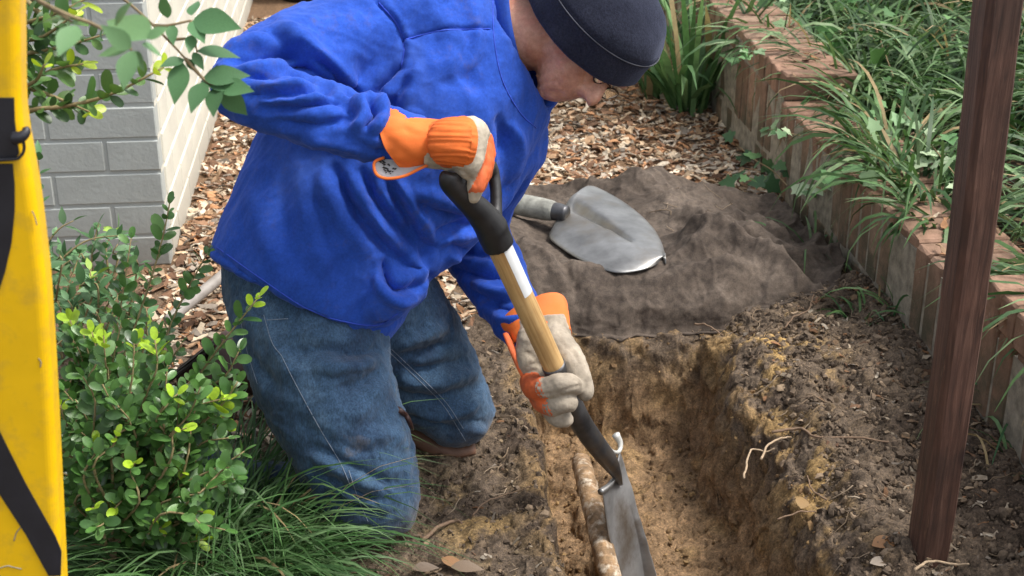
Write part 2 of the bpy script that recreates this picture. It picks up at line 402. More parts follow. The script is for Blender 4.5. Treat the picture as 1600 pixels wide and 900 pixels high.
# raised bed behind the wall
def bed_h(x, y): 
    p = np.stack([x, y, x*0], -1); return .235+.02*noise(p*3)+.07*sstep(1.3, 2.3, x)+.05*sstep(3.4, 4.2, y)*sstep(1.25, 1.5, x)
bx = np.concatenate([np.linspace(WX+.19, 2.6, 50), [4, 9, 30]]); by = np.concatenate([[-8, 0], np.linspace(1.2, 6, 90), [9, 30]])
X, Y = np.meshgrid(bx, by); zb = bed_h(X.ravel(), Y.ravel()); vb = np.stack([X.ravel(), Y.ravel(), zb+.012*fbm(np.stack([X.ravel()*20, Y.ravel()*20, zb*0], -1), 3)], -1)
idx = np.arange(len(vb)).reshape(len(by), len(bx)); f = np.stack([idx[:-1, :-1], idx[:-1, 1:], idx[1:, 1:], idx[1:, :-1]], -1).reshape(-1, 4)
tag(obj('garden_bed', vb, f, SOIL, cols=np.full(vb.shape, 1.)*A([.055, .042, .03])), kind='structure')
# ================================================================ THE KNEELING MAN
def loft(rings, k=40, n=40, caps=True, power=2.0):
    """rings: (xL, yL, xR, yR, dL, dR, half thickness) - cross-sections surveyed edge to edge, each a real ellipse in space"""
    Q = []
    for (xl, yl, xr, yr, dl, dr, t) in rings:
        a = P(xl, yl, dl); b_ = P(xr, yr, dr); Q.append(np.r_[(a+b_)/2, (b_-a)/2, t])
    Q = catmull(A(Q), n); T = nrm(np.gradient(Q[:, :3], axis=0)); th = np.linspace(0, 2*np.pi, k, endpoint=False); V = []
    for q, t in zip(Q, T):
        a = q[3:6]; b_ = nrm(np.cross(a, t)); c_, s_ = np.cos(th), np.sin(th)
        c_ = np.sign(c_)*np.abs(c_)**(2/power); s_ = np.sign(s_)*np.abs(s_)**(2/power)
        V.append(q[:3]+c_[:, None]*a+s_[:, None]*b_*abs(q[6]))
    return np.vstack(V), ringfaces(n, k, caps)
def limb(pts, n=24, k=28, flat=1., nref=None):                  # (x, y, d, r px) -> tapered tube, ends rounded
    C = [P(x, y, d) for x, y, d, r in pts]; R_ = [r*d/F for x, y, d, r in pts]
    q = catmull(np.c_[A(C), A(R_)], n); c, r = q[:, :3], q[:, 3]
    t0 = nrm(c[0]-c[1]); t1 = nrm(c[-1]-c[-2]); pre = []; post = []
    for a in (80, 55, 28): pre.append(np.r_[c[0]+t0*r[0]*math.sin(rad(a)), r[0]*math.cos(rad(a))])
    for a in (28, 55, 80): post.append(np.r_[c[-1]+t1*r[-1]*math.sin(rad(a)), r[-1]*math.cos(rad(a))])
    q = np.vstack([pre, q, post]); return tube(q[:, :3], q[:, 3], k, flat=flat, nref=nref)
def ellipsoid(c, ax, n=24, k=36):                                # ax: 3x3 rows = semi-axis vectors
    V = []
    for i in range(n+1):
        ph = np.pi*(i+.001)/(n+.002); th = np.linspace(0, 2*np.pi, k, endpoint=False)
        V.append(c+np.cos(ph)*ax[2]+np.sin(ph)*(np.cos(th)[:, None]*ax[0]+np.sin(th)[:, None]*ax[1]))
    return np.vstack(V), ringfaces(n+1, k)
def remesh(parts, vox, it=2):
    """fuse overlapping solids into one continuous surface; keeps each source solid's material index"""
    V = []; Fc = []; mi = []; o = 0
    for v, f, k in parts:
        V.append(v); Fc += [tuple(i+o for i in q) for q in f]; mi += [k]*len(f); o += len(v)
    V = np.vstack(V); me = bpy.data.meshes.new('t'); me.from_pydata([tuple(a) for a in V], [], Fc)
    import bmesh
    bm_ = bmesh.new(); bm_.from_mesh(me); bmesh.ops.recalc_face_normals(bm_, faces=bm_.faces); bm_.to_mesh(me); bm_.free()
    ob = bpy.data.objects.new('t', me); COL.objects.link(ob); md = ob.modifiers.new('r', 'REMESH'); md.mode = 'VOXEL'; md.voxel_size = vox
    ev = ob.evaluated_get(bpy.context.evaluated_depsgraph_get()); m2 = ev.to_mesh()
    n = len(m2.vertices); co = np.zeros(n*3); m2.vertices.foreach_get('co', co); co = co.reshape(-1, 3)
    nf = len(m2.polygons); lv = np.zeros(len(m2.loops), int); m2.loops.foreach_get('vertex_index', lv)
    f2 = lv.reshape(-1, 4) if len(lv) == nf*4 else None
    if f2 is None: f2 = [tuple(p.vertices) for p in m2.polygons]
    ed = np.zeros(len(m2.edges)*2, int); m2.edges.foreach_get('vertices', ed); ed = ed.reshape(-1, 2)
    ev.to_mesh_clear(); bpy.data.objects.remove(ob)
    co = relax(co, ed, it)
    mats = None
    if len(set(mi)) > 1:
        bv = BVHTree.FromPolygons([tuple(a) for a in V], Fc); cen = co[np.asarray(f2)].mean(1)
        mats = [mi[bv.find_nearest(tuple(c))[2]] for c in cen]
    return co, f2, ed, mats
def relax(co, ed, it, lam=.6):
    n = len(co); deg = np.bincount(ed.ravel(), minlength=n)[:, None]
    for _ in range(it):
        s = np.zeros_like(co)
        for a in range(3): s[:, a] = np.bincount(ed[:, 0], co[ed[:, 1], a], n)+np.bincount(ed[:, 1], co[ed[:, 0], a], n)
        co = co+lam*(s/np.maximum(deg, 1)-co)
    return co
def vnormals(co, f):
    f = np.asarray(f); n = np.cross(co[f[:, 2]]-co[f[:, 0]], co[f[:, 3]]-co[f[:, 1]]); o = np.zeros_like(co)
    for k in range(4):
        for a in range(3): o[:, a] += np.bincount(f[:, k], n[:, a], len(co))
    return nrm(o)
def polydist(p, poly):
    poly = np.asarray(poly, float); best = np.full(len(p), 1e9); bt = np.zeros(len(p)); sg = np.zeros(len(p)); L_ = np.r_[0, np.cumsum(np.linalg.norm(np.diff(poly, axis=0), axis=1))]
    for i in range(len(poly)-1):
        a, b_ = poly[i], poly[i+1]; d = b_-a; t = np.clip(((p-a)@d)/(d@d), 0, 1); q = p-(a+t[:, None]*d); r = np.hypot(q[:, 0], q[:, 1])
        m_ = r < best; best[m_] = r[m_]; bt[m_] = ((L_[i]+t*(L_[i+1]-L_[i]))/L_[-1])[m_]; sg[m_] = (d[0]*q[:, 1]-d[1]*q[:, 0])[m_]
    return best, bt, np.sign(sg)
FS = 1.
def folds(co, f, L_):
    """cloth relief: each fold is a ridge (+) or furrow (-) in the cloth following a surveyed line; (line, width px, height mm[, shape])"""
    n = vnormals(co, f); px_ = pix(co); face = sstep(-.15, .25, -(n*nrm(co-CP)).sum(1)); disp = np.zeros(len(co))
    for e in L_:
        poly, w_, h_ = e[:3]; poly = catmull(A(poly, float), 14) if len(poly) > 2 else A(poly, float); shape = e[3] if len(e) > 3 else 0
        lo = poly.min(0)-4*w_; hi = poly.max(0)+4*w_
        k = np.where((px_[:, 0] > lo[0]) & (px_[:, 0] < hi[0]) & (px_[:, 1] > lo[1]) & (px_[:, 1] < hi[1]) & (face > 0))[0]
        if not len(k): continue
        r, t, s = polydist(px_[k, :2], poly); tap = 1. if shape == 9 else np.clip(np.minimum(t, 1-t)/.25, 0, 1)**.7
        g = np.exp(-(r/w_)**2)
        if shape == 1: g = g-.75*np.exp(-((r*s-1.7*w_)/(1.1*w_))**2)        # ridge with a furrow on its right-hand side
        if shape == -1: g = g-.75*np.exp(-((r*s+1.7*w_)/(1.1*w_))**2)
        disp[k] += g*h_*.001*tap*face[k]*FS
    return co+n*disp[:, None], n
KN = G(655, 770); PER = empty('person', (KN[0], KN[1], 0)); tag(PER, 'man in a blue pullover, jeans and dark beanie kneeling to dig the trench', 'person')

# --- cloth materials
def cloth(name, c, sheen=.25, weave=900, var=.18, dirt=None, big=6., rough=.9, fade=None):
    m, nt, b, L = nodes(name); n = texn(nt, big, 5, .6); n2 = texn(nt, 220, 4, .7)
    col = ramp(nt, n, [(.3, tuple(x*(1-var) for x in c)), (.7, tuple(x*(1+var) for x in c))])
    col = mix(nt, col, ramp(nt, n2, [(.3, (.8,)*3), (.7, (1.2,)*3)]), 1., 'MULTIPLY')
    if fade:
        fd = texn(nt, 5, 6, .7, stretch=(1, 1, .5)); col = mix(nt, col, fade, ramp(nt, fd, [(.50, (0,)*3), (.72, (.38,)*3)]))
    if dirt:
        d = texn(nt, 9, 6, .7); d2 = texn(nt, 70, 4, .6); dm = nd(nt, 'ShaderNodeMath', operation='MULTIPLY'); L(ramp(nt, d, [(.52, (0,)*3), (.68, (1,)*3)]), dm.inputs[0]); L(ramp(nt, d2, [(.45, (0,)*3), (.7, (.55,)*3)]), dm.inputs[1])
        col = mix(nt, col, dirt, dm.outputs[0])
    L(col, b.inputs['Base Color']); b.inputs['Roughness'].default_value = rough; b.inputs['Specular IOR Level'].default_value = .2
    b.inputs['Sheen Weight'].default_value = sheen; b.inputs['Sheen Roughness'].default_value = .45; b.inputs['Sheen Tint'].default_value = (*[min(1, x*1.5+.25) for x in c], 1)
    p0 = bump(nt, b, texn(nt, weave, 2, .5), .35, .0006); bump(nt, b, texn(nt, 45, 4, .55), .25, .003, p0); return m
SHIRT = cloth('blue_cotton', (.018, .068, .38), .35, dirt=(.10, .085, .095), big=9., var=.28, fade=(.075, .15, .50))
def denim():
    m, nt, b, L = nodes('denim'); n = texn(nt, 7, 6, .65); n2 = texn(nt, 350, 3, .7, stretch=(1, 1, .35)); n3 = texn(nt, 40, 5, .7)
    col = ramp(nt, n, [(.28, (.018, .036, .076)), (.5, (.036, .074, .132)), (.75, (.088, .145, .215))])
    col = mix(nt, col, ramp(nt, n2, [(.25, (.5,)*3), (.75, (1.6,)*3)]), 1., 'MULTIPLY'); col = mix(nt, col, ramp(nt, n3, [(.3, (.8,)*3), (.7, (1.2,)*3)]), 1., 'MULTIPLY')
    d = texn(nt, 12, 6, .7); col = mix(nt, col, (.20, .16, .12), ramp(nt, d, [(.62, (0,)*3), (.76, (.35,)*3)]))
    L(col, b.inputs['Base Color']); b.inputs['Roughness'].default_value = .92; b.inputs['Specular IOR Level'].default_value = .2; b.inputs['Sheen Weight'].default_value = .15
    geo = nd(nt, 'ShaderNodeNewGeometry'); sp = nd(nt, 'ShaderNodeSeparateXYZ'); L(geo.outputs['Position'], sp.inputs[0]); mr = nd(nt, 'ShaderNodeMapRange'); L(sp.outputs[2], mr.inputs[0]); mr.inputs[1].default_value = .10; mr.inputs[2].default_value = .0
    mm = nd(nt, 'ShaderNodeMath', operation='MULTIPLY'); L(mr.outputs[0], mm.inputs[0]); L(ramp(nt, d, [(.35, (0,)*3), (.6, (1,)*3)]), mm.inputs[1]); col = mix(nt, col, (.13, .095, .065), mm.outputs[0]); L(col, b.inputs['Base Color'])   # soil rubbed into the knees
    p0 = bump(nt, b, n2, .5, .001); bump(nt, b, n3, .5, .004, p0); return m
DENIM = denim()

# --- pullover
ARM_N = [(640, 40, 2.43, 82), (570, 58, 2.38, 80), (490, 82, 2.32, 74), (420, 108, 2.27, 66), (384, 130, 2.23, 54)]
FORE_N = [(382, 138, 2.22, 51), (425, 152, 2.20, 55), (500, 180, 2.19, 54), (575, 203, 2.19, 47), (650, 220, 2.20, 40)]
ARM_F = [(793, 222, 2.56, 64), (752, 300, 2.62, 58), (732, 362, 2.66, 57)]
FORE_F = [(738, 372, 2.66, 56), (775, 440, 2.60, 50), (812, 500, 2.53, 40), (832, 530, 2.50, 36)]
torso = loft([(326, 396, 606, 534, 2.46, 2.50, .150), (336, 366, 626, 505, 2.46, 2.50, .160), (362, 300, 658, 448, 2.45, 2.51, .166), (392, 232, 694, 398, 2.44, 2.52, .172),
              (425, 165, 756, 335, 2.43, 2.54, .183), (475, 85, 790, 288, 2.42, 2.55, .186), (545, -5, 824, 240, 2.42, 2.56, .175), (625, -65, 848, 203, 2.43, 2.55, .14), (715, -85, 857, 178, 2.45, 2.54, .10),
              (768, -75, 857, 172, 2.445, 2.525, .080), (795, -58, 855, 166, 2.432, 2.505, .072)], 48, 60)
hemring = loft([(326, 396, 606, 534, 2.46, 2.50, .155), (328, 388, 612, 528, 2.46, 2.50, .157)], 48, 4)
sh_near = limb([(690, 20, 2.44, 92), (640, 45, 2.41, 90), (600, 50, 2.40, 80)])
sag = limb([(560, 470, 2.40, 36), (605, 456, 2.39, 44), (636, 446, 2.42, 34)], 14)
chest_hang = limb([(838, 206, 2.54, 20), (784, 285, 2.50, 28), (722, 345, 2.47, 40), (640, 405, 2.45, 48)], 18)
co, f2, ed, _ = remesh([(*torso, 0), (*limb(ARM_N), 0), (*limb(FORE_N), 0), (*limb(ARM_F), 0), (*limb(FORE_F), 0), (*sh_near, 0), (*sag, 0), (*chest_hang, 0)], .0042, 3)
SF = [([(430, 38), (470, 66), (525, 112), (572, 152)], 15, 13, 1), ([(478, 82), (515, 108), (548, 140), (574, 153)], 6, -14),
      ([(574, 153), (600, 128), (628, 98)], 7, -12), ([(352, 100), (400, 84), (470, 92)], 8, -9), ([(345, 84), (400, 66), (445, 72)], 7, 6), ([(372, 122), (430, 112), (495, 108)], 6, -9), ([(362, 110), (430, 100), (480, 100)], 6, 5),
      ([(380, 148), (450, 146), (528, 128)], 7, -8), ([(395, 136), (450, 132), (510, 120)], 6, 6), ([(395, 170), (460, 168), (540, 150)], 7, -8), ([(405, 158), (470, 156), (535, 142)], 6, 5), ([(420, 190), (500, 196), (560, 180)], 8, -6),
      ([(552, 148), (566, 176), (548, 204)], 9, 9, 1), ([(588, 158), (602, 182), (580, 206)], 8, 9, -1), ([(572, 160), (584, 182), (566, 200)], 5, -10), ([(608, 165), (616, 200), (606, 238)], 7, -5), ([(562, 152), (590, 160), (608, 172)], 7, 7),
      ([(548, 225), (585, 236), (620, 240)], 8, -5), ([(470, 215), (530, 226), (590, 238)], 8, 5),
      ([(590, 2), (620, 38), (631, 74), (626, 106)], 4, -5, 9), ([(600, 2), (629, 38), (639, 76), (633, 106)], 4, 3),
      ([(630, 62), (690, 48), (766, 45)], 3, -4, 9), ([(690, 10), (705, 60), (700, 130)], 16, 5), ([(740, 0), (745, 60), (735, 110)], 10, 5),
      ([(640, 120), (620, 150), (600, 170)], 9, -7), ([(660, 90), (640, 140), (625, 168)], 10, 6), ([(680, 130), (720, 120), (760, 140)], 14, -5), ([(775, 180), (790, 210), (785, 250)], 10, -6), ([(800, 190), (812, 230), (795, 290)], 9, 6, 1),
      ([(520, 255), (545, 310), (590, 370), (640, 420)], 10, -9), ([(500, 260), (525, 330), (575, 400)], 12, 7), ([(560, 262), (592, 320), (640, 372), (668, 402)], 9, -10), ([(545, 262), (575, 330), (630, 400)], 9, 7), ([(596, 270), (632, 330), (672, 392)], 8, -9), ([(615, 275), (650, 330), (680, 380)], 8, 6),
      ([(672, 366), (715, 354), (752, 350)], 7, -8), ([(680, 380), (720, 370), (750, 366)], 6, 6), ([(640, 300), (690, 312), (740, 330)], 10, 6, 1), ([(600, 402), (604, 432), (622, 452), (655, 446), (675, 425)], 8, -13), ([(585, 420), (598, 455), (625, 470), (655, 462)], 8, 10), ([(640, 400), (660, 430), (668, 452)], 8, 8),
      ([(430, 240), (440, 330), (470, 430)], 16, -4), ([(470, 250), (480, 340), (520, 450)], 14, 4), ([(400, 290), (405, 350), (430, 420)], 14, 4), ([(325, 384), (400, 440), (480, 492), (540, 510), (600, 515), (640, 488)], 3, -2.5, 9),
      ([(700, 400), (740, 410), (790, 420)], 7, 6), ([(705, 420), (750, 432), (800, 432)], 6, -7), ([(735, 440), (780, 458), (830, 455)], 7, 7, 1), ([(745, 470), (790, 484), (835, 478)], 6, -6), ([(700, 375), (730, 395), (770, 395)], 8, -7), ([(770, 495), (800, 500), (830, 492)], 6, 5)]
FS = 1.9; co, n = folds(co, f2, SF); n = vnormals(co, f2)
# soft crumpling all over, drawn out along the drape of the cloth
dr = A([.45, -.1, .89]); lo = co-((co@nrm(dr))[:, None]*nrm(dr))*.72
rdg = lambda p_, o_=2: np.clip(1-np.abs(fbm(p_, o_))*2.2, 0, 1)**2
pxs = pix(co); slv = np.exp(-((pxs[:, 1]-60-.29*(pxs[:, 0]-350))/95)**2)*(pxs[:, 0] < 660)*(pxs[:, 0] > 300)          # sleeves crumple more than the body
ac = nrm(A([.95, .1, -.28])); la_ = co-((co@ac)[:, None]*ac)*.65
co = co+n*(.0034*fbm(lo*14, 3)+.0020*fbm(lo*38+3, 2)+.0030*rdg(lo*11+5)+.0016*rdg(lo*42+15)+.0028*rdg(lerp(lo, la_, slv[:, None])*17+9)*(.3+.7*slv))[:, None]; co = relax(co, ed, 1, .35)
SHV, SHF = co, f2
ca, cb = P(799, -58, 2.432), P(854, 170, 2.505); cc_ = (ca+cb)/2; aa = (cb-ca)/2; tt = nrm(.9*Rv-.12*UP-.42*FW); tt = nrm(tt-aa*(tt@aa)/(aa@aa)); bb = nrm(np.cross(aa, tt))*.072
q = co-cc_; la = np.linalg.norm(aa); rr_ = np.sqrt((q@aa/la**2)**2+(q@bb/.072**2)**2); dd_ = q@tt                       # sink the neck opening into the pullover
co = co-tt*(.055*sstep(.95, .80, rr_)*sstep(-.045, -.02, dd_))[:, None]
shirt = obj('pullover', co, np.asarray(f2), SHIRT, PER)
SBV = BVHTree.FromPolygons([tuple(a) for a in co], [tuple(int(i) for i in q) for q in f2])
def onto(bv, line, n=24, off=.0006):
    out = []
    for x, y in catmull(A(line, float), n):
        r = nrm(ray(x, y)); h = bv.ray_cast(Vector(CP), Vector(r), 9)
        if h[0] is not None: out.append(A(h[0])-r*off)
    return A(out)
# collar: ribbed band around the neck opening
def ringband(c, a, b_, t, r1, r2, n=60, k=10):
    th = np.linspace(0, 2*np.pi, n, endpoint=False); V = []
    for q in th:
        p = c+np.cos(q)*a+np.sin(q)*b_; out = nrm(np.cos(q)*a+np.sin(q)*b_)
        for j in range(k):
            w_ = 2*np.pi*j/k; V.append(p+out*r1*np.cos(w_)+t*r2*np.sin(w_))
    f = [(i*k+j, i*k+(j+1) % k, ((i+1) % n)*k+(j+1) % k, ((i+1) % n)*k+j) for i in range(n) for j in range(k)]
    return np.vstack(V).reshape(-1, 3), f
obj('collar', *ringband(cc_-tt*.006, aa, bb, tt, .0055, .016), SHIRT, shirt)
# hem stitching and shoulder seams
def seam(bv, line, r, mat, parent, name='seam', n=40):
    p = onto(bv, line, n)
    if len(p) > 3: obj(name, *tube(p, r, 5), mat, parent)
SEAMB = simple('blue_thread', (.03, .075, .5), .9, var=.1)
for ln in ([(592, 4), (620, 38), (631, 74), (627, 104)], [(632, 62), (690, 48), (766, 45)], [(770, 0), (772, 60), (785, 125), (812, 175), (838, 200)], [(330, 380), (400, 430), (480, 483), (540, 503), (590, 508), (622, 490)]): seam(SBV, ln, .0011, SEAMB, shirt)

# --- jeans
TH_N = loft([(345, 380, 600, 440, 2.47, 2.53, .13), (348, 430, 604, 492, 2.46, 2.53, .135), (366, 520, 606, 545, 2.43, 2.50, .125), (400, 622, 612, 580, 2.42, 2.46, .108), (447, 706, 634, 655, 2.42, 2.45, .098), (486, 778, 652, 728, 2.43, 2.45, .088), (520, 822, 656, 782, 2.44, 2.45, .075), (556, 842, 644, 822, 2.45, 2.45, .045)], 40, 44)
TH_F = limb([(560, 430, 2.58, 95), (612, 500, 2.63, 92), (648, 552, 2.67, 86), (682, 602, 2.70, 76), (712, 640, 2.71, 60)])
kn_n = P(585, 785, 2.47); kn_f = P(700, 640, 2.74)
back = nrm(A([-.9, .43, 0.]))
def calf(k, r0, r1):
    pts = [k+A([0, 0, -.0]), k+back*.14+A([0, 0, -.012]), k+back*.28+A([0, 0, -.02]), k+back*.40+A([0, 0, -.01])]
    return tube(A(pts), A([r0, r0*1.0, r0*.85, r1]), 24, 16)
co, f2, ed, _ = remesh([(*TH_N, 0), (*TH_F, 0), (*calf(kn_n, .054, .052), 0), (*calf(kn_f, .058, .052), 0)], .0045, 3)
JF = [([(470, 690), (530, 722), (600, 752), (640, 760)], 9, -7), ([(480, 705), (540, 738), (610, 770)], 8, 6), ([(480, 735), (540, 765), (600, 790)], 8, -7), ([(500, 765), (550, 790), (605, 808)], 7, -6), ([(500, 750), (550, 778), (610, 798)], 7, 5), ([(455, 650), (520, 690), (590, 712)], 10, -4),
      ([(600, 545), (560, 552), (500, 545), (450, 560)], 9, -6), ([(598, 560), (550, 575), (490, 570)], 9, 6), ([(596, 570), (560, 600), (520, 610)], 9, -5), ([(600, 600), (570, 640), (540, 650)], 12, 4), ([(410, 500), (440, 560), (480, 600)], 10, 4), ([(370, 520), (400, 570), (440, 620)], 9, -5), ([(640, 690), (600, 680), (560, 690)], 12, 4),
      ([(612, 572), (660, 580), (730, 560)], 8, -7), ([(620, 590), (680, 600), (745, 580)], 8, 6), ([(618, 612), (680, 625), (755, 600)], 8, -7), ([(630, 630), (690, 648), (760, 630)], 8, 6), ([(640, 648), (700, 668), (765, 655)], 7, -6), ([(610, 540), (650, 530), (700, 510)], 9, 5), ([(608, 556), (660, 552), (715, 530)], 8, -5), ([(700, 660), (730, 668), (760, 672)], 6, 5)]
FS = 2.1; co, n = folds(co, f2, [(a_, b_*1.25, c_) for a_, b_, c_ in JF]); FS = 1.; n = vnormals(co, f2); co = co+n*(.0028*fbm(co*20, 3)+.0012*fbm(co*55+3, 2)+.0024*rdg(co*A([9, 9, 16])+4)+.0020*rdg(co*34+4))[:, None]; co[:, 2] = np.maximum(co[:, 2], .002)
jeans = obj('jeans', co, np.asarray(f2), DENIM, PER)
JBV = BVHTree.FromPolygons([tuple(a) for a in co], [tuple(int(i) for i in q) for q in f2])
THREAD = simple('pale_denim_thread', (.17, .21, .27), .9, var=.3, scale=300)
for ln in ([(412, 492), (425, 535), (440, 556)], [(440, 556), (462, 600), (500, 670), (530, 720), (548, 760)], [(376, 500), (385, 545), (402, 600)], [(417, 500), (450, 498)], [(606, 548), (650, 590), (690, 630), (716, 670), (728, 690)], [(612, 546), (656, 588), (696, 628), (724, 670)], [(545, 735), (560, 780), (575, 815)], [(560, 842), (580, 838), (610, 846)]): seam(JBV, ln, .0008, THREAD, jeans)

# --- boots, knee pad
LEATH = simple('dark_boot_leather', (.045, .018, .014), .5, var=.4, scale=40, bs=.3, bscale=120, bd=.002); SOLE = simple('boot_sole', (.03, .026, .022), .85)
for kk in (kn_f, kn_n):
    a = kk+back*.39; a[2] = .06
    up = limb_w = tube(A([a+A([0, 0, .03]), a+back*.06+A([0, 0, .025]), a+back*.12+A([0, 0, -.0]), a+back*.2+A([0, 0, -.025])]), A([.050, .054, .05, .03]), 20, 14)
    v, f, e, _ = remesh([(*up, 0), (*tube(A([a+back*.05+A([0, 0, .05]), a+back*.11+A([0, 0, .065])]), A([.045, .035]), 20, 6), 0)], .006, 3); v[:, 2] = np.maximum(v[:, 2], .004)
    bt = obj('boot', v, np.asarray(f), LEATH, PER)
    v, f = boxvf((0, 0, 0), (.17, .08, .014), bev=.004); R = frames(nrm(back*.75+A([0, 0, -.66]))[None], A([[back[0]*.66, back[1]*.66, .75]]))[0]; v = v@R.T+a+back*.165+A([0, 0, .028]); v[:, 2] = np.maximum(v[:, 2], .003); obj('sole', v, f, SOLE, bt)
PADL = simple('brown_leather', (.15, .075, .045), .6, var=.35, scale=30, bs=.3, bscale=150, bd=.002)
kp = tube(A([P(632, 668, 2.74), P(668, 690, 2.735), P(705, 703, 2.735), P(742, 702, 2.74)]), A([.022, .03, .032, .02]), 16, 16, flat=.75); pv = kp[0].copy(); pv[:, 2] = np.maximum(pv[:, 2], .0)
pad = obj('knee_pad', pv, kp[1], PADL, PER); obj('strap', *tube(onto(JBV, [(622, 640), (634, 652), (640, 668)], 8, -.002), .011, 8, flat=.5), LEATH, pad)

# --- head, neck and the body inside the clothes: one continuous surface
O = P(922, 52, 2.46); ri, dn, tw = Rv, -UP, -FW
HU = nrm(.95*ri-.24*dn+.20*tw); HF = nrm(.24*ri+.90*dn+.34*tw); HF = nrm(HF-HU*(HF@HU)); HS = np.cross(HU, HF)      # up, forward, side
if HS@tw < 0: HS = -HS
def hp(u, f_, s_=0.): return O+HU*u+HF*f_+HS*s_
head = [ellipsoid(hp(.025, -.012), A([HU*.088, HS*.074, HF*.094])), ellipsoid(hp(-.02, .02), A([HU*.075, HS*.066, HF*.075])),
        tube(A([hp(-.02, .045), hp(-.06, .06), hp(-.088, .07), hp(-.104, .072)]), A([.06, .052, .038, .022]), 24, 14), ellipsoid(hp(-.035, .01, .045), A([HU*.06, HS*.02, HF*.045])), ellipsoid(hp(-.035, .01, -.045), A([HU*.06, HS*.02, HF*.045])),
        tube(A([hp(.02, .088), hp(0, .103), hp(-.018, .120), hp(-.03, .121)]), A([.009, .011, .0135, .011]), 14, 14), tube(A([hp(-.03, .103, -.017), hp(-.028, .108, 0), hp(-.03, .103, .017)]), A([.008, .011, .008]), 12, 8),
        tube(A([hp(-.058, .088, -.024), hp(-.056, .099, 0), hp(-.058, .088, .024)]), A([.004, .0065, .004]), 10, 10), tube(A([hp(-.068, .088, -.022), hp(-.068, .097, 0), hp(-.068, .088, .022)]), A([.004, .007, .004]), 10, 10),
        ellipsoid(hp(-.098, .083), A([HU*.014, HS*.02, HF*.014])), tube(A([hp(.032, .088, -.045), hp(.036, .098, -.015), hp(.036, .098, .015), hp(.032, .088, .045)]), .010, 12, 12),
        ellipsoid(hp(.015, .078, .032), A([HU*.013, HS*.013, HF*.013])), ellipsoid(hp(.015, .078, -.032), A([HU*.013, HS*.013, HF*.013])), ellipsoid(hp(.0, -.012, .074), A([HU*.03, HS*.009, HF*.018])), ellipsoid(hp(.0, -.012, -.074), A([HU*.03, HS*.009, HF*.018]))]
neck = tube(A([P(730, 66, 2.49), P(790, 56, 2.475), P(850, 50, 2.465), hp(-.0, -.03)]), A([.075, .066, .063, .06]), 28, 18)
slim = lambda L_, k=.5: limb([(x, y, d, r*k) for x, y, d, r in L_])
tin = loft([(380, 420, 570, 500, 2.47, 2.51, .10), (430, 280, 660, 400, 2.46, 2.53, .12), (520, 120, 760, 310, 2.45, 2.55, .14), (640, -10, 810, 180, 2.46, 2.54, .10), (720, 10, 810, 110, 2.48, 2.52, .06)], 28, 30)
legn = limb([(470, 470, 2.49, 90), (510, 620, 2.45, 70), (580, 790, 2.46, 44)]); legf = limb([(560, 440, 2.58, 75), (650, 560, 2.68, 60), (702, 640, 2.73, 44)])
co, f2, ed, _ = remesh([(*q, 0) for q in head]+[(*neck, 0), (*tin, 0), (*slim(ARM_N), 0), (*slim(FORE_N), 0), (*slim(ARM_F), 0), (*slim(FORE_F), 0), (*legn, 0), (*legf, 0), (*calf(kn_n, .045, .035), 0), (*calf(kn_f, .045, .035), 0)], .0042, 2)
co, n = folds(co, f2, [([(826, 128), (850, 112), (872, 92)], 4, -3.5), ([(830, 140), (850, 130), (880, 126)], 4, -3), ([(842, 120), (862, 100), (870, 85)], 5, 2.5), ([(836, 146), (860, 144), (885, 147)], 4, -2.5), ([(806, 90), (830, 112), (842, 118)], 5, -2.5), ([(815, 30), (824, 70), (838, 96)], 6, 2), ([(905, 140), (912, 128), (914, 112)], 4, -2.5), ([(855, 70), (870, 88), (895, 112)], 7, 2)])
m, nt, b, L = nodes('skin'); n_ = texn(nt, 18, 5, .6); n2_ = texn(nt, 120, 5, .7)
col = ramp(nt, n_, [(.3, (.40, .17, .115)), (.5, (.56, .31, .22)), (.72, (.50, .20, .145))]); col = mix(nt, col, ramp(nt, n2_, [(.3, (.8, .74, .7)), (.7, (1.12,)*3)]), 1., 'MULTIPLY')
L(col, b.inputs['Base Color']); b.inputs['Roughness'].default_value = .5; b.inputs['Subsurface Weight'].default_value = .12; b.inputs['Subsurface Radius'].default_value = (.01, .004, .002); b.inputs['Subsurface Scale'].default_value = .4
p0 = bump(nt, b, n2_, .55, .002); bump(nt, b, texn(nt, 45, 5, .6, stretch=(1, 2.2, .6)), .45, .004, p0); SKIN = m
body = obj('body', co, np.asarray(f2), SKIN, PER); co_b = co; f_b = [tuple(int(i) for i in q) for q in f2]
# --- beanie
m, nt, b, L = nodes('navy_fleece'); n_ = texn(nt, 12, 5, .6); n2_ = texn(nt, 260, 4, .7)
col = ramp(nt, n_, [(.3, (.011, .013, .024)), (.7, (.021, .024, .040))]); col = mix(nt, col, ramp(nt, n2_, [(.3, (.6,)*3), (.7, (1.5,)*3)]), 1., 'MULTIPLY'); L(col, b.inputs['Base Color'])
b.inputs['Roughness'].default_value = .95; b.inputs['Specular IOR Level'].default_value = .15; b.inputs['Sheen Weight'].default_value = .3; b.inputs['Sheen Roughness'].default_value = .5; b.inputs['Sheen Tint'].default_value = (.3, .34, .5, 1)
p0 = bump(nt, b, n2_, .6, .0012); bump(nt, b, texn(nt, 26, 4, .5), .3, .005, p0); FLEECE = m
HA = nrm(.60*ri-.54*dn+.60*tw); HC = nrm(.73*ri+.69*dn+.0*tw); HC = nrm(HC-HA*(HC@HA)); HW = np.cross(HA, HC); hc = P(917, 40, 2.45)
def capring(h): return hc+HA*h
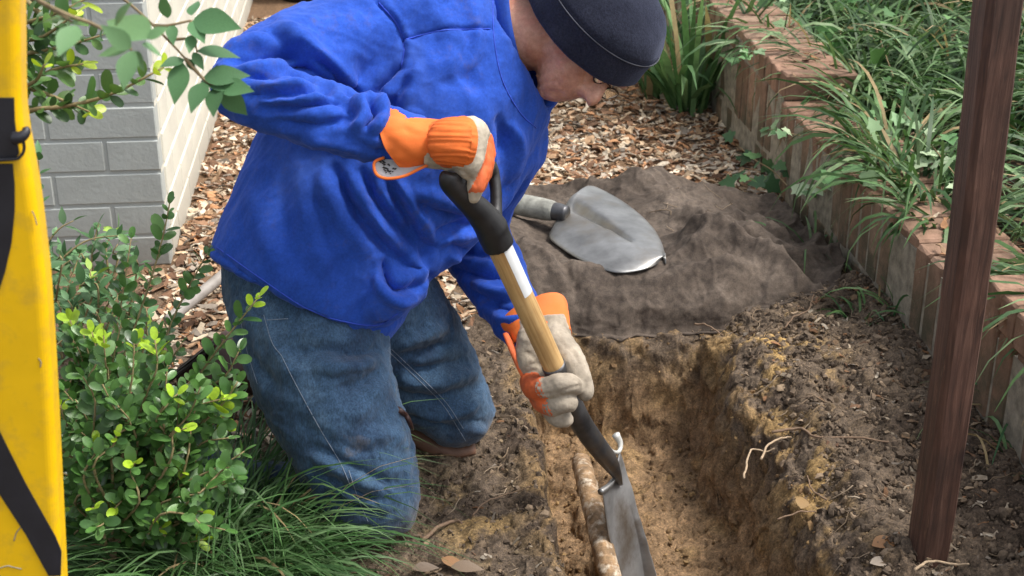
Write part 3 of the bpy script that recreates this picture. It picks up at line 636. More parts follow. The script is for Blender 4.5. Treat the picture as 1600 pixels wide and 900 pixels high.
def capshell(rs, k=72):
    V = []; th = np.linspace(0, 2*np.pi, k, endpoint=False)
    for h, a, c_ in rs: V.append(capring(h)+np.cos(th)[:, None]*HC*a+np.sin(th)[:, None]*HW*c_)
    return np.vstack(V), ringfaces(len(rs), k, False)
Ra, Rb, Rh = .131, .114, .122
rs = [(.010, Ra*.93, Rb*.93), (-.004, Ra*.965, Rb*.965), (-.008, Ra*.99, Rb*.99), (-.005, Ra*1.01, Rb*1.01)]+[(.0+h, Ra*1.012*(1-.03*(h/.045)), Rb*1.012*(1-.03*(h/.045))) for h in np.linspace(.004, .044, 8)]
rs += [(.0465, Ra*.978, Rb*.978), (.049, Ra*.966, Rb*.966)]
for a in np.linspace(.38, 1.565, 22): rs.append((.012+.113*math.sin(a), Ra*math.cos(a)*1.045, Rb*math.cos(a)*1.05))
v, f = capshell(rs); n = fbm(v*14, 3); v = v+nrm(v-hc)*(.004*n)[:, None]; beanie = obj('beanie', v, f, FLEECE, PER)
th = np.linspace(0, 2*np.pi, 90); st = capring(.047)+np.cos(th)[:, None]*HC*Ra*.985+np.sin(th)[:, None]*HW*Rb*.985
obj('stitching', *tube(st, .0011, 5), simple('grey_stitching', (.075, .08, .10), .9), beanie)
# --- short grey hair showing under the rim
HAIR = simple('grey_hair', (.26, .22, .19), .7, var=.3, scale=200); hv = []; hf = []; off = 0
bbv = BVHTree.FromPolygons([tuple(a) for a in co_b], f_b)
for k in range(700):
    q = random.uniform(0, 2*np.pi); p = capring(random.uniform(-.016, .002))+math.cos(q)*HC*Ra*.95+math.sin(q)*HW*Rb*.95
    if math.cos(q) > .1: continue
    h = bbv.find_nearest(Vector(p)); p = A(h[0]); nn = A(h[1]); d = nrm(-HA*.8-HU*.5+nn*.2+RNG.normal(size=3)*.2)*random.uniform(.005, .012); sd_ = nrm(np.cross(d, nn))*.0003
    hv += [p-sd_, p+sd_, p+d]; hf.append((off, off+1, off+2)); off += 3
obj('hair', A(hv), hf, HAIR, PER, smooth=False)
# --- glasses
WIRE = simple('brown_wire', (.05, .03, .02), .35, .5, var=.2); gl = None
gv = []
def lens_ring(s_):
    th = np.linspace(0, 2*np.pi, 25); return A([hp(.008+.014*math.sin(t), .108-.004*abs(math.cos(t)), s_+.020*math.cos(t)) for t in th])
fr = [tube(lens_ring(.033), .0017, 6), tube(lens_ring(-.033), .0017, 6), tube(A([hp(.012, .107, -.013), hp(.016, .112, 0), hp(.012, .107, .013)]), .0012, 6, 8)]
for s_ in (-1, 1): fr.append(tube(A([hp(.012, .105, s_*.053), hp(.012, .06, s_*.076), hp(.012, -.02, s_*.082)]), .0012, 6, 12))
gl = obj('glasses', *join(*fr), WIRE, PER)
m, nt, b, L = nodes('lens_glass'); b.inputs['Transmission Weight'].default_value = 1; b.inputs['Roughness'].default_value = .02; b.inputs['IOR'].default_value = 1.15; b.inputs['Base Color'].default_value = (.95, .96, .96, 1); LENS = m
for s_ in (-.033, .033):
    rr = lens_ring(s_)[:-1]; c0 = rr.mean(0); v = np.vstack([rr, rr+HF*.0012]); k = len(rr); obj('lens', v, [tuple(range(k))[::-1], tuple(range(k, 2*k))]+[(i, (i+1) % k, k+(i+1) % k, k+i) for i in range(k)], LENS, gl, smooth=False)
# ================================================================ SPADE IN HIS HANDS
STEEL = simple('dark_spade_steel', (.10, .10, .105), .42, .75, var=.45, scale=18, bs=.3, bscale=90, bd=.0015, dirt=(.16, .11, .06), dirtscale=10, dirtamt=.75)
BSTEEL = simple('worn_bright_steel', (.25, .25, .245), .42, .75, var=.4, scale=11, bs=.15, bscale=160, bd=.001, dirt=(.20, .17, .13), dirtscale=7, dirtamt=.8)  # dirt made heavier to stand for dark reflections painted on the lying shovel blade
BLK = simple('black_plastic', (.012, .012, .013), .5, var=.4, scale=60, bs=.2, bscale=250, bd=.0006, dirt=(.06, .05, .04), dirtamt=.3)
m, nt, b, L = nodes('ash_wood'); tc = nd(nt, 'ShaderNodeTexCoord')
g = texn(nt, 1, 6, .6, stretch=(160, 160, 9)); g2 = texn(nt, 6, 4, .6)
col = ramp(nt, g, [(.3, (.42, .25, .10)), (.5, (.60, .40, .18)), (.72, (.68, .49, .25))]); col = mix(nt, col, ramp(nt, g2, [(.35, (.8, .74, .66)), (.7, (1.08, 1.05, 1.0))]), 1., 'MULTIPLY')
d_ = texn(nt, 22, 5, .7); col = mix(nt, col, (.26, .18, .11), ramp(nt, d_, [(.58, (0,)*3), (.75, (.55,)*3)]))
L(col, b.inputs['Base Color']); b.inputs['Roughness'].default_value = .5; bump(nt, b, g, .2, .001); ASH = m
spd = empty('spade', tuple(P(1015, 900, 2.75))); tag(spd, 'spade with black handle, pale wooden shaft and white sticker, held in the gloved hands', 'spade')
def aligned(name, p0, p1, r0, r1, mat, par, k=20, n=12):          # straight round bar whose local Z is its length (grain)
    p0, p1 = A(p0), A(p1); L_ = np.linalg.norm(p1-p0); R = frames((p1-p0)[None], A([[.3, .2, .1]]))[0]
    z_ = np.linspace(0, L_, n); v, f = tube(np.stack([z_*0, z_*0, z_], -1), np.linspace(r0, r1, n), k, nref=(1, 0, 0))
    o = bpy.data.objects.new(name, mkmesh(name, v, f, mat)); put(o, par); o.matrix_basis = Matrix(M4(np.stack([R[:, 1], R[:, 2], R[:, 0]], -1), p0)); return o
s0, s1 = P(776, 376, 2.265), P(868, 578, 2.42)
ax = nrm(s1-s0)
aligned('shaft', s0-ax*.03, s1+ax*.01, .0205, .0188, ASH, spd)
# sticker wrapped on the camera-right side of the shaft
tv_ = nrm(-(ray(815, 420))-ax*((-ray(815, 420))@ax)); sv = np.cross(ax, tv_)
if sv@Rv < 0: sv = -sv
V = []; 
for i in range(9):
    c0 = s0+ax*(.012+.098*i/8); r_ = lerp(.0205, .0188, (.042+.098*i/8)/(np.linalg.norm(s1-s0)+.04))+.0005
    for a in np.linspace(.15, 1.35, 9): V.append(c0+r_*(tv_*math.cos(a)+sv*math.sin(a)))
obj('sticker', A(V), [(i*9+j, i*9+j+1, (i+1)*9+j+1, (i+1)*9+j) for i in range(8) for j in range(8)], simple('white_sticker', (.72, .74, .74), .4, var=.06), spd)
# black D grip: socket collar, two arms and the cross bar
b0, b1 = P(716, 282, 2.17), P(766, 262, 2.27)
j = P(768, 356, 2.25)
arm1 = tube(A([s0+ax*.012, s0-ax*.02, j, P(748, 330, 2.225), P(722, 306, 2.19), P(702, 284, 2.16), P(704, 270, 2.155)]), A([.0255, .0265, .0265, .0225, .018, .0165, .014]), 16, 30, flat=1.)
arm2 = tube(A([j, P(774, 335, 2.265), P(775, 300, 2.275), P(770, 268, 2.28), P(764, 256, 2.28)]), A([.022, .012, .010, .011, .012]), 14, 20)
bar = tube(A([b0, b1]), .0135, 14, 8)
v, f, e, _ = remesh([(*arm1, 0), (*arm2, 0), (*bar, 0), (*tube(A([s0-ax*.035, s0+ax*.012]), .0258, 20, 6), 0)], .0028, 3)
obj('grip', v, np.asarray(f), BLK, spd)
# steel socket: strap round the shaft end, crooked neck
nk = [s1-ax*.012, s1+ax*.03, P(890, 625, 2.46), P(910, 664, 2.50), P(934, 698, 2.54), P(951, 720, 2.57), P(962, 739, 2.605), P(970, 756, 2.65)]
so_ = obj('socket', *tube(A(nk), A([.0205, .0202, .0198, .0195, .0185, .0165, .0105, .004]), 20, 50), STEEL, spd)
obj('rivet', *tube(A([s1+ax*.02-FW*.019+Rv*.004, s1+ax*.02-FW*.022+Rv*.004]), .004, 10), BSTEEL, so_)
Lp = catmull(A([P(942, 765, 2.575), P(952, 835, 2.615), P(972, 905, 2.66), P(998, 968, 2.70)]), 40)
Cp = catmull(A([P(963, 741, 2.645), P(984, 790, 2.685), P(1000, 855, 2.725), P(1018, 975, 2.77)]), 40)
Rp = catmull(A([P(968, 703, 2.66), P(988, 765, 2.69), P(1008, 835, 2.715), P(1028, 905, 2.735), P(1042, 968, 2.75)]), 40)
V = []; K = 25; ts = np.linspace(-1, 1, K)
for i in range(40):
    for t in ts: V.append(lerp(Cp[i], Lp[i] if t < 0 else Rp[i], abs(t)**(1.15+.25*i/39)))
V = A(V)+.0012*np.stack([fbm(A(V)*25+k*5, 2) for k in range(3)], -1); n_ = nrm(np.cross(Cp[20]-Cp[5], Rp[10]-Lp[10])); n_ = n_ if n_@FW > 0 else -n_
f1 = [(i*K+k, i*K+k+1, (i+1)*K+k+1, (i+1)*K+k) for i in range(39) for k in range(K-1)]; N = len(V); fb = [tuple(N+q for q in r[::-1]) for r in f1]; e0 = 39*K
rim = [(k+1, k, N+k, N+k+1) for k in range(K-1)]+[(e0+k, e0+k+1, N+e0+k+1, N+e0+k) for k in range(K-1)]+[(i*K, (i+1)*K, N+(i+1)*K, N+i*K) for i in range(39)]+[((i+1)*K+K-1, i*K+K-1, N+i*K+K-1, N+(i+1)*K+K-1) for i in range(39)]
GSTEEL = simple('scuffed_spade_blade', (.30, .30, .30), .42, .6, var=.5, scale=9, bs=.35, bscale=50, bd=.002, dirt=(.12, .085, .05), dirtscale=8, dirtamt=.9)
bl = obj('blade', np.vstack([V, V+n_*.0022]), f1+fb+rim, GSTEEL, spd)
obj('rolled_step', *tube(A([P(964, 738, 2.62), P(957, 753, 2.60), P(949, 761, 2.585), P(938, 769, 2.57)]), A([.0025, .004, .0055, .0065]), 10, 20), BSTEEL, bl)
obj('rolled_step', *tube(A([P(948, 693, 2.565), P(955, 703, 2.60), P(962, 707, 2.63), P(968, 704, 2.655), P(969, 692, 2.66), P(962, 679, 2.655)]), A([.002, .003, .0035, .004, .0055, .008]), 10, 30), simple('worn_white_edge', (.62, .62, .58), .5, .3, var=.2), bl)

# ================================================================ GLOVES
LEA = simple('pale_glove_leather', (.47, .41, .32), .8, var=.3, scale=25, bs=.5, bscale=90, bd=.003, dirt=(.20, .17, .13), dirtscale=16, dirtamt=.85)
ORG = simple('orange_glove_canvas', (.80, .175, .028), .8, var=.12, scale=20, bs=.3, bscale=400, bd=.001, dirt=(.32, .13, .06), dirtscale=10, dirtamt=.45)
ORD = simple('orange_finger_leather', (.66, .13, .035), .75, var=.2, scale=30, bs=.4, bscale=120, bd=.002, dirt=(.25, .11, .06), dirtscale=18, dirtamt=.6)
ORD2 = simple('gathered_orange_canvas', (.72, .15, .022), .8, var=.15, scale=40, bs=.3, bscale=300, bd=.001)
LEA2 = simple('soiled_glove_leather', (.34, .29, .225), .85, var=.35, scale=22, bs=.6, bscale=80, bd=.003, dirt=(.15, .12, .085), dirtscale=15, dirtamt=.85)
def fing(pts, n=18, k=16): return limb(pts, n, k)
# right hand closed over the grip
hand = loft([(668, 190, 664, 262, 2.187, 2.187, .040), (692, 189, 688, 264, 2.186, 2.187, .042), (715, 185, 708, 272, 2.185, 2.187, .047), (738, 181, 726, 284, 2.184, 2.187, .051), (756, 190, 742, 285, 2.184, 2.187, .047), (766, 206, 752, 272, 2.184, 2.187, .036)], 32, 24, power=2.4)
prt = [(*hand, 0)]
for i, (kx, ky, kd) in enumerate(((735, 252, 2.172), (743, 238, 2.185), (748, 226, 2.200), (750, 214, 2.215))):     # little finger nearest the camera ... index
    prt.append((*fing([(kx-8, ky-8, kd, 16), (kx+6, ky+4, kd-.003, 15), (kx+10, ky+22, kd+.002, 14.5)]), 1))
    prt.append((*fing([(kx+10, ky+24, kd+.002, 15), (kx+8, ky+40, kd+.006, 14.5), (kx+4, ky+52, kd+.014, 13.5)]), 1))
    prt.append((*fing([(kx+4, ky+52, kd+.014, 13.5), (kx-3, ky+60, kd+.028, 12.5), (kx-12, ky+58, kd+.04, 11)]), 0))
prt.append((*fing([(722, 205, 2.27, 19), (742, 245, 2.285, 17), (746, 270, 2.275, 15), (738, 284, 2.262, 12)]), 0))       # thumb under the bar, far side
v, f, e, mi = remesh(prt, .0024, 2)
v, _ = folds(v, f, [([(700, 268), (722, 268), (742, 288)], 4, -2.5), ([(672, 262), (692, 268), (712, 262)], 4, 2), ([(766, 214), (762, 250), (742, 288)], 3, -2.2, 9), ([(736, 186), (738, 225), (722, 262)], 3, -2, 9)])
GN = vnormals(v, f); v = v+GN*(.0012*fbm(v*60, 3))[:, None]
pc_ = pix(v[np.asarray(f)].mean(1)); mi = np.asarray(mi); ln_ = np.interp(pc_[:, 1], [200, 215, 250, 288, 300], [772, 764, 757, 739, 732]); mi = np.where(pc_[:, 1] > 301, 0, np.where((pc_[:, 0] > ln_) & (pc_[:, 1] > 205), 1, 0))   # orange finger strip
gl1 = obj('glove', v, np.asarray(f), [LEA, ORD], PER, mi=mi); gl1['label'] = 'pale leather and orange work glove closed over the spade grip'
# elastic gathered back and flared cuff
def pleated(rings, k, n, amp, npl, power=2.2):
    v, f = loft(rings, k, n, False, power); V = v.reshape(n, k, 3); c = V.mean(1, keepdims=True); th = np.linspace(0, 2*np.pi, k, endpoint=False)
    ph = fbm(np.stack([np.repeat(np.arange(n)*.09, k), np.tile(np.cos(th)*2, n), np.tile(np.sin(th)*2, n)], -1)*1.6, 3).reshape(n, k)*2.0
    env = np.sin(np.linspace(.15, np.pi-.15, n))[:, None]; s = 1+amp*(np.sin(npl*th[None]+ph*2)*env+.6*env)
    return (c+(V-c)*s[..., None]).reshape(-1, 3), f
gb = obj('elastic_back', *pleated([(686, 187.5, 684, 257, 2.188, 2.19, .046), (700, 186, 700, 262, 2.18, 2.183, .050), (712, 184, 710, 264, 2.172, 2.175, .055), (724, 182, 716, 266, 2.172, 2.178, .057), (730, 184, 721, 263, 2.173, 2.181, .0555)], 150, 20, .022, 25), ORD2, gl1)
cuffv, cuff_f = loft([(610, 166, 640, 268, 2.20, 2.20, .062), (624, 170, 648, 268, 2.195, 2.197, .058), (648, 178, 664, 263, 2.19, 2.193, .052), (674, 185, 676, 258, 2.187, 2.19, .0475), (692, 187, 690, 257, 2.186, 2.189, .047)], 60, 24, False, 2.2)
def thicken(v, f, t):
    N = len(v); f = np.asarray(f); n = vnormals(v, f); ed = {}
    for q in f.tolist():
        for a in range(4):
            k = (q[a], q[(a+1) % 4]); ed[k] = 1
    rim = [(b_, a, a+N, b_+N) for (a, b_) in ed if (b_, a) not in ed]
    return np.vstack([v, v-n*t]), [tuple(q) for q in f.tolist()]+[tuple(i+N for i in q[::-1]) for q in f.tolist()]+rim
cn = vnormals(cuffv, cuff_f); cuffv = cuffv+cn*(.0035+.0022*fbm(cuffv*28, 3)+.0022*rdg(cuffv*A([18, 30, 30])+4))[:, None]; obj('cuff', *thicken(cuffv, cuff_f, .0022), ORG, gl1)
# lower lining flap hanging open under the forearm
q0 = catmull(A([P(604, 246, 2.165), P(596, 258, 2.162), P(590, 270, 2.165), P(602, 279, 2.17)]), 8); fl = []
edge_o = catmull(A([P(600, 246, 2.17), P(585, 254, 2.165), P(588, 272, 2.163), P(605, 279, 2.163), P(632, 275, 2.163), P(655, 264, 2.165), P(668, 258, 2.17)]), 30)
inn = catmull(A([P(612, 238, 2.175), P(628, 243, 2.172), P(645, 247, 2.170), P(662, 252, 2.172)]), 30)
V = np.vstack([lerp(edge_o, inn, t)+FW*.006*math.sin(t*3.1) for t in np.linspace(0, 1, 6)])
f_ = [(i*30+k, i*30+k+1, (i+1)*30+k+1, (i+1)*30+k) for i in range(5) for k in range(29)]
LIN = simple('stamped_glove_lining', (.42, .43, .44), .85, var=.1, scale=20, bs=.3, bscale=300, bd=.001)
lf = obj('lining_flap', *thicken(V, f_, .0016), LIN, gl1); obj('binding', *tube(edge_o, .0024, 8), ORG, lf)
INK = simple('black_stamp_ink', (.02, .02, .02), .7); ink = []; base_n = nrm(np.cross(edge_o[15]-edge_o[5], inn[15]-edge_o[15])); base_n = base_n if base_n@FW < 0 else -base_n
for k in range(34):
    a = random.uniform(.22, .5); i = random.uniform(4, 15); e0 = edge_o[int(i)]; e1 = inn[int(i)]; c0 = lerp(e0, e1, a)+FW*.006*math.sin(a*3.1)-FW*.0022; s_ = random.uniform(.0016, .003)
    ink.append((A([c0+Rv*s_, c0+UP*s_*.6, c0-Rv*s_*.9, c0-UP*s_*.5]), [(0, 1, 2, 3)]))
obj('stamp', *join(*ink), INK, lf, smooth=False)
# left hand round the socket, palm towards the camera
palm = loft([(806, 505, 884, 494, 2.485, 2.485, .026), (806, 530, 892, 520, 2.475, 2.475, .024), (812, 560, 893, 550, 2.468, 2.468, .024), (822, 588, 888, 578, 2.465, 2.465, .024), (832, 612, 880, 604, 2.465, 2.465, .02)], 32, 22, power=2.6)
prt = [(*palm, 0), (*fing([(868, 530, 2.462, 24), (890, 558, 2.44, 22), (905, 588, 2.42, 19), (914, 612, 2.418, 15)]), 0), (*fing([(828, 530, 2.462, 22), (826, 565, 2.455, 22)]), 0)]
for (pts, cut) in (([(830, 592, 2.462, 18), (833, 606, 2.425, 18), (852, 607, 2.392, 18), (876, 600, 2.382, 18), (893, 600, 2.388, 16), (901, 606, 2.40, 12)], 3),
                   ([(838, 606, 2.468, 17), (846, 626, 2.43, 17), (862, 634, 2.402, 17), (880, 630, 2.394, 17), (890, 630, 2.40, 14)], 3),
                   ([(850, 612, 2.475, 16), (860, 640, 2.445, 16), (872, 652, 2.425, 16), (882, 655, 2.42, 14)], 2),
                   ([(862, 612, 2.48, 15), (872, 640, 2.46, 15), (880, 650, 2.445, 14)], 1)):
    a = [p for p in pts[:cut]]; b_ = pts[cut-1:]
    if len(a) > 1: prt.append((*fing(a), 1))
    prt.append((*fing(b_), 0))
v, f, e, mi = remesh(prt, .0024, 2)
v, _ = folds(v, f, [([(815, 548), (832, 556), (850, 575)], 4, -2.5), ([(822, 575), (840, 570), (855, 582)], 4, -2.5), ([(818, 530), (836, 536), (845, 550)], 4, 2), ([(880, 540), (896, 552), (905, 570)], 4, -2.2), ([(842, 616), (870, 614), (905, 602)], 3, -2, 9)])
GN = vnormals(v, f); v = v+GN*(.0013*fbm(v*60, 3))[:, None]
gl2 = obj('glove', v, np.asarray(f), [LEA2, ORD], PER, mi=mi); gl2['label'] = 'soiled leather and orange work glove wrapped round the spade socket'
cv2, cf2 = loft([(786, 520, 884, 470, 2.515, 2.515, .046), (798, 530, 888, 496, 2.495, 2.495, .037), (804, 541, 892, 520, 2.482, 2.482, .031)], 48, 14, False, 2.4)
cn = vnormals(cv2, cf2); cv2 = cv2+cn*(.0025*fbm(cv2*28, 3))[:, None]; obj('cuff', *thicken(cv2, cf2, .0022), ORG, gl2)
obj('binding', *tube(A([P(790, 522, 2.475), P(800, 545, 2.455), P(812, 572, 2.448), P(822, 596, 2.45)]), A([.006, .0075, .008, .005]), 10, 20, flat=.7), ORD, gl2)

# ================================================================ EARTH-STAINED CLOTH HEAPED BEHIND THE TRENCH
nx_, ny_ = 230, 210; U, W_ = np.meshgrid(np.linspace(0, 1, nx_), np.linspace(0, 1, ny_)); u, w_ = U.ravel(), W_.ravel()
p2 = np.stack([u*3, w_*3, u*0], -1)
xl_ = lerp(.30, .28, w_); xr_ = np.interp(w_, [0, .25, .5, 1], [1.02, 1.10, 1.085, 1.06]); x_ = lerp(xl_, xr_, u); yn = 2.83+.06*u**2*1.2+.03*noise(p2*1.4)+.016*noise(p2*A([5, 1, 1])+2); yf = 3.60-.02*u+.02*noise(p2*1.7+4); y_ = lerp(yn, yf, w_**1.1)
h = .012+.128*sstep(-.03, .26, w_)*(1-.35*sstep(.45, 1.0, w_))*(1-.42*sstep(.55, 1., u))+.03*noise(p2*.9+7)*sstep(0, .2, w_)+.018*noise(p2*2.3)*sstep(.02, .2, w_)
def crease(pa, pb, wd, ht):
    a, b_ = A(pa), A(pb); d = b_-a; q = np.stack([x_, y_], -1)-a; t = np.clip((q@d)/(d@d), 0, 1); r = (d[0]*q[:, 1]-d[1]*q[:, 0])/np.linalg.norm(d); e_ = np.clip(np.minimum(t, 1-t)/.2, 0, 1)*(np.linalg.norm(q-t[:, None]*d, axis=1) < np.abs(r)+.05)
    return ht*e_*np.exp(-(r/wd)**2), ht*e_*np.exp(-((r-wd*1.6)/wd)**2)
for pa, pb, wd, ht in (((.66, 3.18), (1.03, 2.92), .022, .040), ((.70, 3.30), (.98, 3.08), .03, .022), ((.33, 3.28), (.62, 3.36), .025, .016), ((.36, 3.02), (.72, 2.98), .03, .02), ((.85, 3.45), (1.02, 3.15), .03, .028), ((.55, 2.93), (.85, 2.99), .02, .016), ((.33, 3.12), (.42, 2.9), .018, .018)):
    a_, b_ = crease(pa, pb, wd, ht); h = h+a_*1.0-b_*1.5
rg = lambda q_, s_: np.clip(1-np.abs(noise(q_*s_))*2.4, 0, 1)**1.6
q3 = np.stack([x_+.25*y_, y_-.5*x_, x_*0+1.3], -1); h = h+(.020*rg(q3, A([3.2, 5.5, 1]))+.013*rg(q3+3, A([7, 11, 1]))+.006*rg(q3+8, 21.))*sstep(.0, .12, w_)*(1-.8*np.exp(-(((x_-.53)/.17)**2+((y_-3.22)/.22)**2)**2))-.014
h = lerp(h, .098, .97*np.exp(-(((x_-.535)/.20)**2+((y_-3.20)/.27)**2)**3))
h = np.maximum(h, height(x_, y_)+.008); y_ = y_-.035*sstep(.0, .1, w_)*sstep(.3, .08, w_)
v = np.stack([x_, y_, h], -1); v = v+.0028*np.stack([fbm(v*30+k*9, 3, .6) for k in range(3)], -1); v[:, 2] += .004*fbm(v*14, 3)
v[:, 2] = np.where(w_ < .03, height(v[:, 0], v[:, 1])+.004, v[:, 2])
idx = np.arange(nx_*ny_).reshape(ny_, nx_); f = np.stack([idx[:-1, :-1], idx[:-1, 1:], idx[1:, 1:], idx[1:, :-1]], -1).reshape(-1, 4)
m, nt, b, L = nodes('earthy_cloth'); n1_ = texn(nt, 6, 6, .65); n2_ = texn(nt, 60, 6, .7); n3_ = texn(nt, 500, 3, .6)
col = ramp(nt, n1_, [(.28, (.042, .034, .029)), (.5, (.092, .075, .062)), (.72, (.155, .128, .106))]); col = mix(nt, col, ramp(nt, n2_, [(.3, (.6,)*3), (.7, (1.35, 1.3, 1.25))]), 1., 'MULTIPLY'); col = mix(nt, col, ramp(nt, n3_, [(.3, (.75,)*3), (.7, (1.25,)*3)]), 1., 'MULTIPLY')
L(col, b.inputs['Base Color']); b.inputs['Roughness'].default_value = .95; b.inputs['Specular IOR Level'].default_value = .15; p0 = bump(nt, b, n2_, .5, .004); bump(nt, b, n3_, .5, .001, p0)
tv2, tf2 = thicken(v, f, .004); tag(obj('ground_cloth', tv2, tf2, m), 'earth-stained brown cloth heaped in folds behind the trench, under a shovel', 'cloth')
CBV = BVHTree.FromPolygons([tuple(a) for a in v], [tuple(int(i) for i in q) for q in f])
def cloth_z(x, y):
    h_ = CBV.ray_cast(Vector((x, y, 2)), Vector((0, 0, -1))); return h_[0][2] if h_[0] is not None else 0.

# ================================================================ SHOVEL LYING ON THE CLOTH
up_e = [(919, 290), (932, 290), (962, 303), (992, 321), (1020, 345), (1034, 366), (1040, 384), (1040, 398)]
lo_e = [(857, 368), (862, 376), (893, 398), (925, 414), (960, 425), (992, 424), (1022, 416), (1038, 404)]
zt = .098+.016; UE = catmull(A([G(a, c, zt+.028) for a, c in up_e]), 40); LE = catmull(A([G(a, c, zt) for a, c in lo_e]), 40); UE[:, 2] -= np.linspace(0, .028, 40)**1.0; UE[-1] = LE[-1]
V = []
for i in range(40):
    for t in np.linspace(0, 1, 33):
        q = lerp(UE[i], LE[i], t); s = i/39.; dish = .024*(4*t*(1-t))*(1-.5*s)
        w2 = .17*(1-min(1, s/.52)); cr = -.026*math.exp(-((t-.50)/max(w2*.55, .02))**2)*(1 if s < .5 else max(0, 1-(s-.5)/.06))
        V.append(q+A([0, 0, dish+cr]))
        if i == 0 and .3 < t < .7: V[-1] = V[-1]+A([-.02, .0, .0])*(1-abs(t-.5)/.2)
V = A(V); f1 = np.asarray([(i*33+k, i*33+k+1, (i+1)*33+k+1, (i+1)*33+k) for i in range(39) for k in range(32)])[:, ::-1]
if vnormals(V, f1)[:, 2].mean() < 0: f1 = f1[:, ::-1]
sb = P(876, 333, 3.0); sh2 = empty('shovel', tuple(V.mean(0))); tag(sh2, 'rounded steel shovel head with grimy grey handle lying on the brown cloth', 'shovel')
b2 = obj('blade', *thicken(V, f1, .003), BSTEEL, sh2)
hz = zt+.035; h0, h1 = G(886, 334, hz), G(742, 306, hz+.0); hd = nrm(h1-h0)
GRIME = simple('grimy_grey_handle', (.24, .24, .21), .7, var=.5, scale=30, bs=.5, bscale=90, bd=.003, dirt=(.07, .06, .045), dirtscale=20, dirtamt=.8)
obj('socket', *tube(A([h0+hd*.0, h0+hd*.02, h0+hd*.045]), A([.019, .022, .023]), 16, 8), STEEL, sh2)
obj('handle', *tube(A([h0+hd*.035, h0+hd*.05, h0+hd*.10, h0+hd*.22, h0+hd*.5]), A([.0235, .026, .0275, .025, .022]), 18, 30), GRIME, sh2)

# ================================================================ PIPE in the trench, conduit by the wall
m = simple('flaking_rusty_pipe', (.23, .145, .075), .85, var=.6, scale=45, bs=.7, bscale=60, bd=.005, dirt=(.66, .58, .46), dirtscale=48, dirtamt=1.)
pl = [P(908, 722, 2.92), P(914, 745, 2.81), P(926, 790, 2.73), P(940, 850, 2.64), P(958, 915, 2.56), P(975, 985, 2.49)]
v, f = tube(A(pl), A([.020, .020, .0205, .0205, .0205, .0205]), 20, 80); v = v+.0016*np.stack([fbm(v*60+k*7, 4, .65) for k in range(3)], -1)
tag(obj('buried_pipe', v, f, m), 'rusty pipe with flaking white crust uncovered in the trench beside the spade', 'pipe')
tag(obj('conduit', *tube(A([P(262, 502, 3.10), P(285, 482, 3.13), P(332, 444, 3.18), P(380, 404, 3.24)]), .0135, 12, 20), simple('grey_conduit', (.33, .30, .27), .6, var=.2, dirt=(.15, .11, .08), dirtamt=.5)), 'thin grey pipe slanting from the chips to behind the man', 'pipe')

# ================================================================ DARK WOODEN POST (right)
m, nt, b, L = nodes('brown_stained_wood'); g = texn(nt, 1, 7, .65, stretch=(120, 120, 7), dist=.6); g2 = texn(nt, 7, 5, .6)
col = ramp(nt, g, [(.28, (.026, .014, .010)), (.5, (.074, .036, .025)), (.75, (.15, .084, .060))]); col = mix(nt, col, ramp(nt, g2, [(.35, (.7,)*3), (.7, (1.3, 1.2, 1.15))]), 1., 'MULTIPLY')
kn_ = nd(nt, 'ShaderNodeTexVoronoi', Scale=1.0); mp = nd(nt, 'ShaderNodeMapping'); mp.inputs['Scale'].default_value = (9, 9, 5); tc = nd(nt, 'ShaderNodeTexCoord'); L(tc.outputs['Object'], mp.inputs[0]); L(mp.outputs[0], kn_.inputs[0])
col = mix(nt, col, (.02, .009, .007), ramp(nt, kn_.outputs['Distance'], [(.06, (.9,)*3), (.14, (0,)*3)]))
wr = texn(nt, 1, 5, .6, stretch=(60, 60, 10)); col = mix(nt, col, (.27, .15, .09), ramp(nt, wr, [(.66, (0,)*3), (.76, (.8,)*3)]))
L(col, b.inputs['Base Color']); b.inputs['Roughness'].default_value = .6; p0 = bump(nt, b, g, .6, .003); DWOOD = m
pc = G(1453, 893); W2 = .0275
sec = [(-W2, -W2*.62), (-W2*.70, -W2), (W2*.8, -W2), (W2, -W2*.75), (W2, W2*.8), (W2*.8, W2), (-W2*.8, W2), (-W2, W2*.8)]; V = []; zs = np.linspace(-.15, 1.75, 90); Rz = np.array(Matrix.Rotation(rad(4), 3, 'Z'))
for z_ in zs:
    for (a, c) in sec:
        w3 = 1+.03*noise(A([[a*20, c*20, z_*6]]))[0]+.02*noise(A([[a*9, c*9+4, z_*17]]))[0]; V.append(Rz@A([a*w3, c*w3, 0])+A([.006*math.sin(z_*3.1)-.012*max(z_, 0), 0, z_]))
pst = bpy.data.objects.new('wooden_post', mkmesh('wooden_post', A(V), ringfaces(90, 8), DWOOD, False)); COL.objects.link(pst); pst.location = (pc[0], pc[1]+.02, 0)
tag(pst, 'weathered dark brown square wooden post standing in front of the brick wall', 'post')

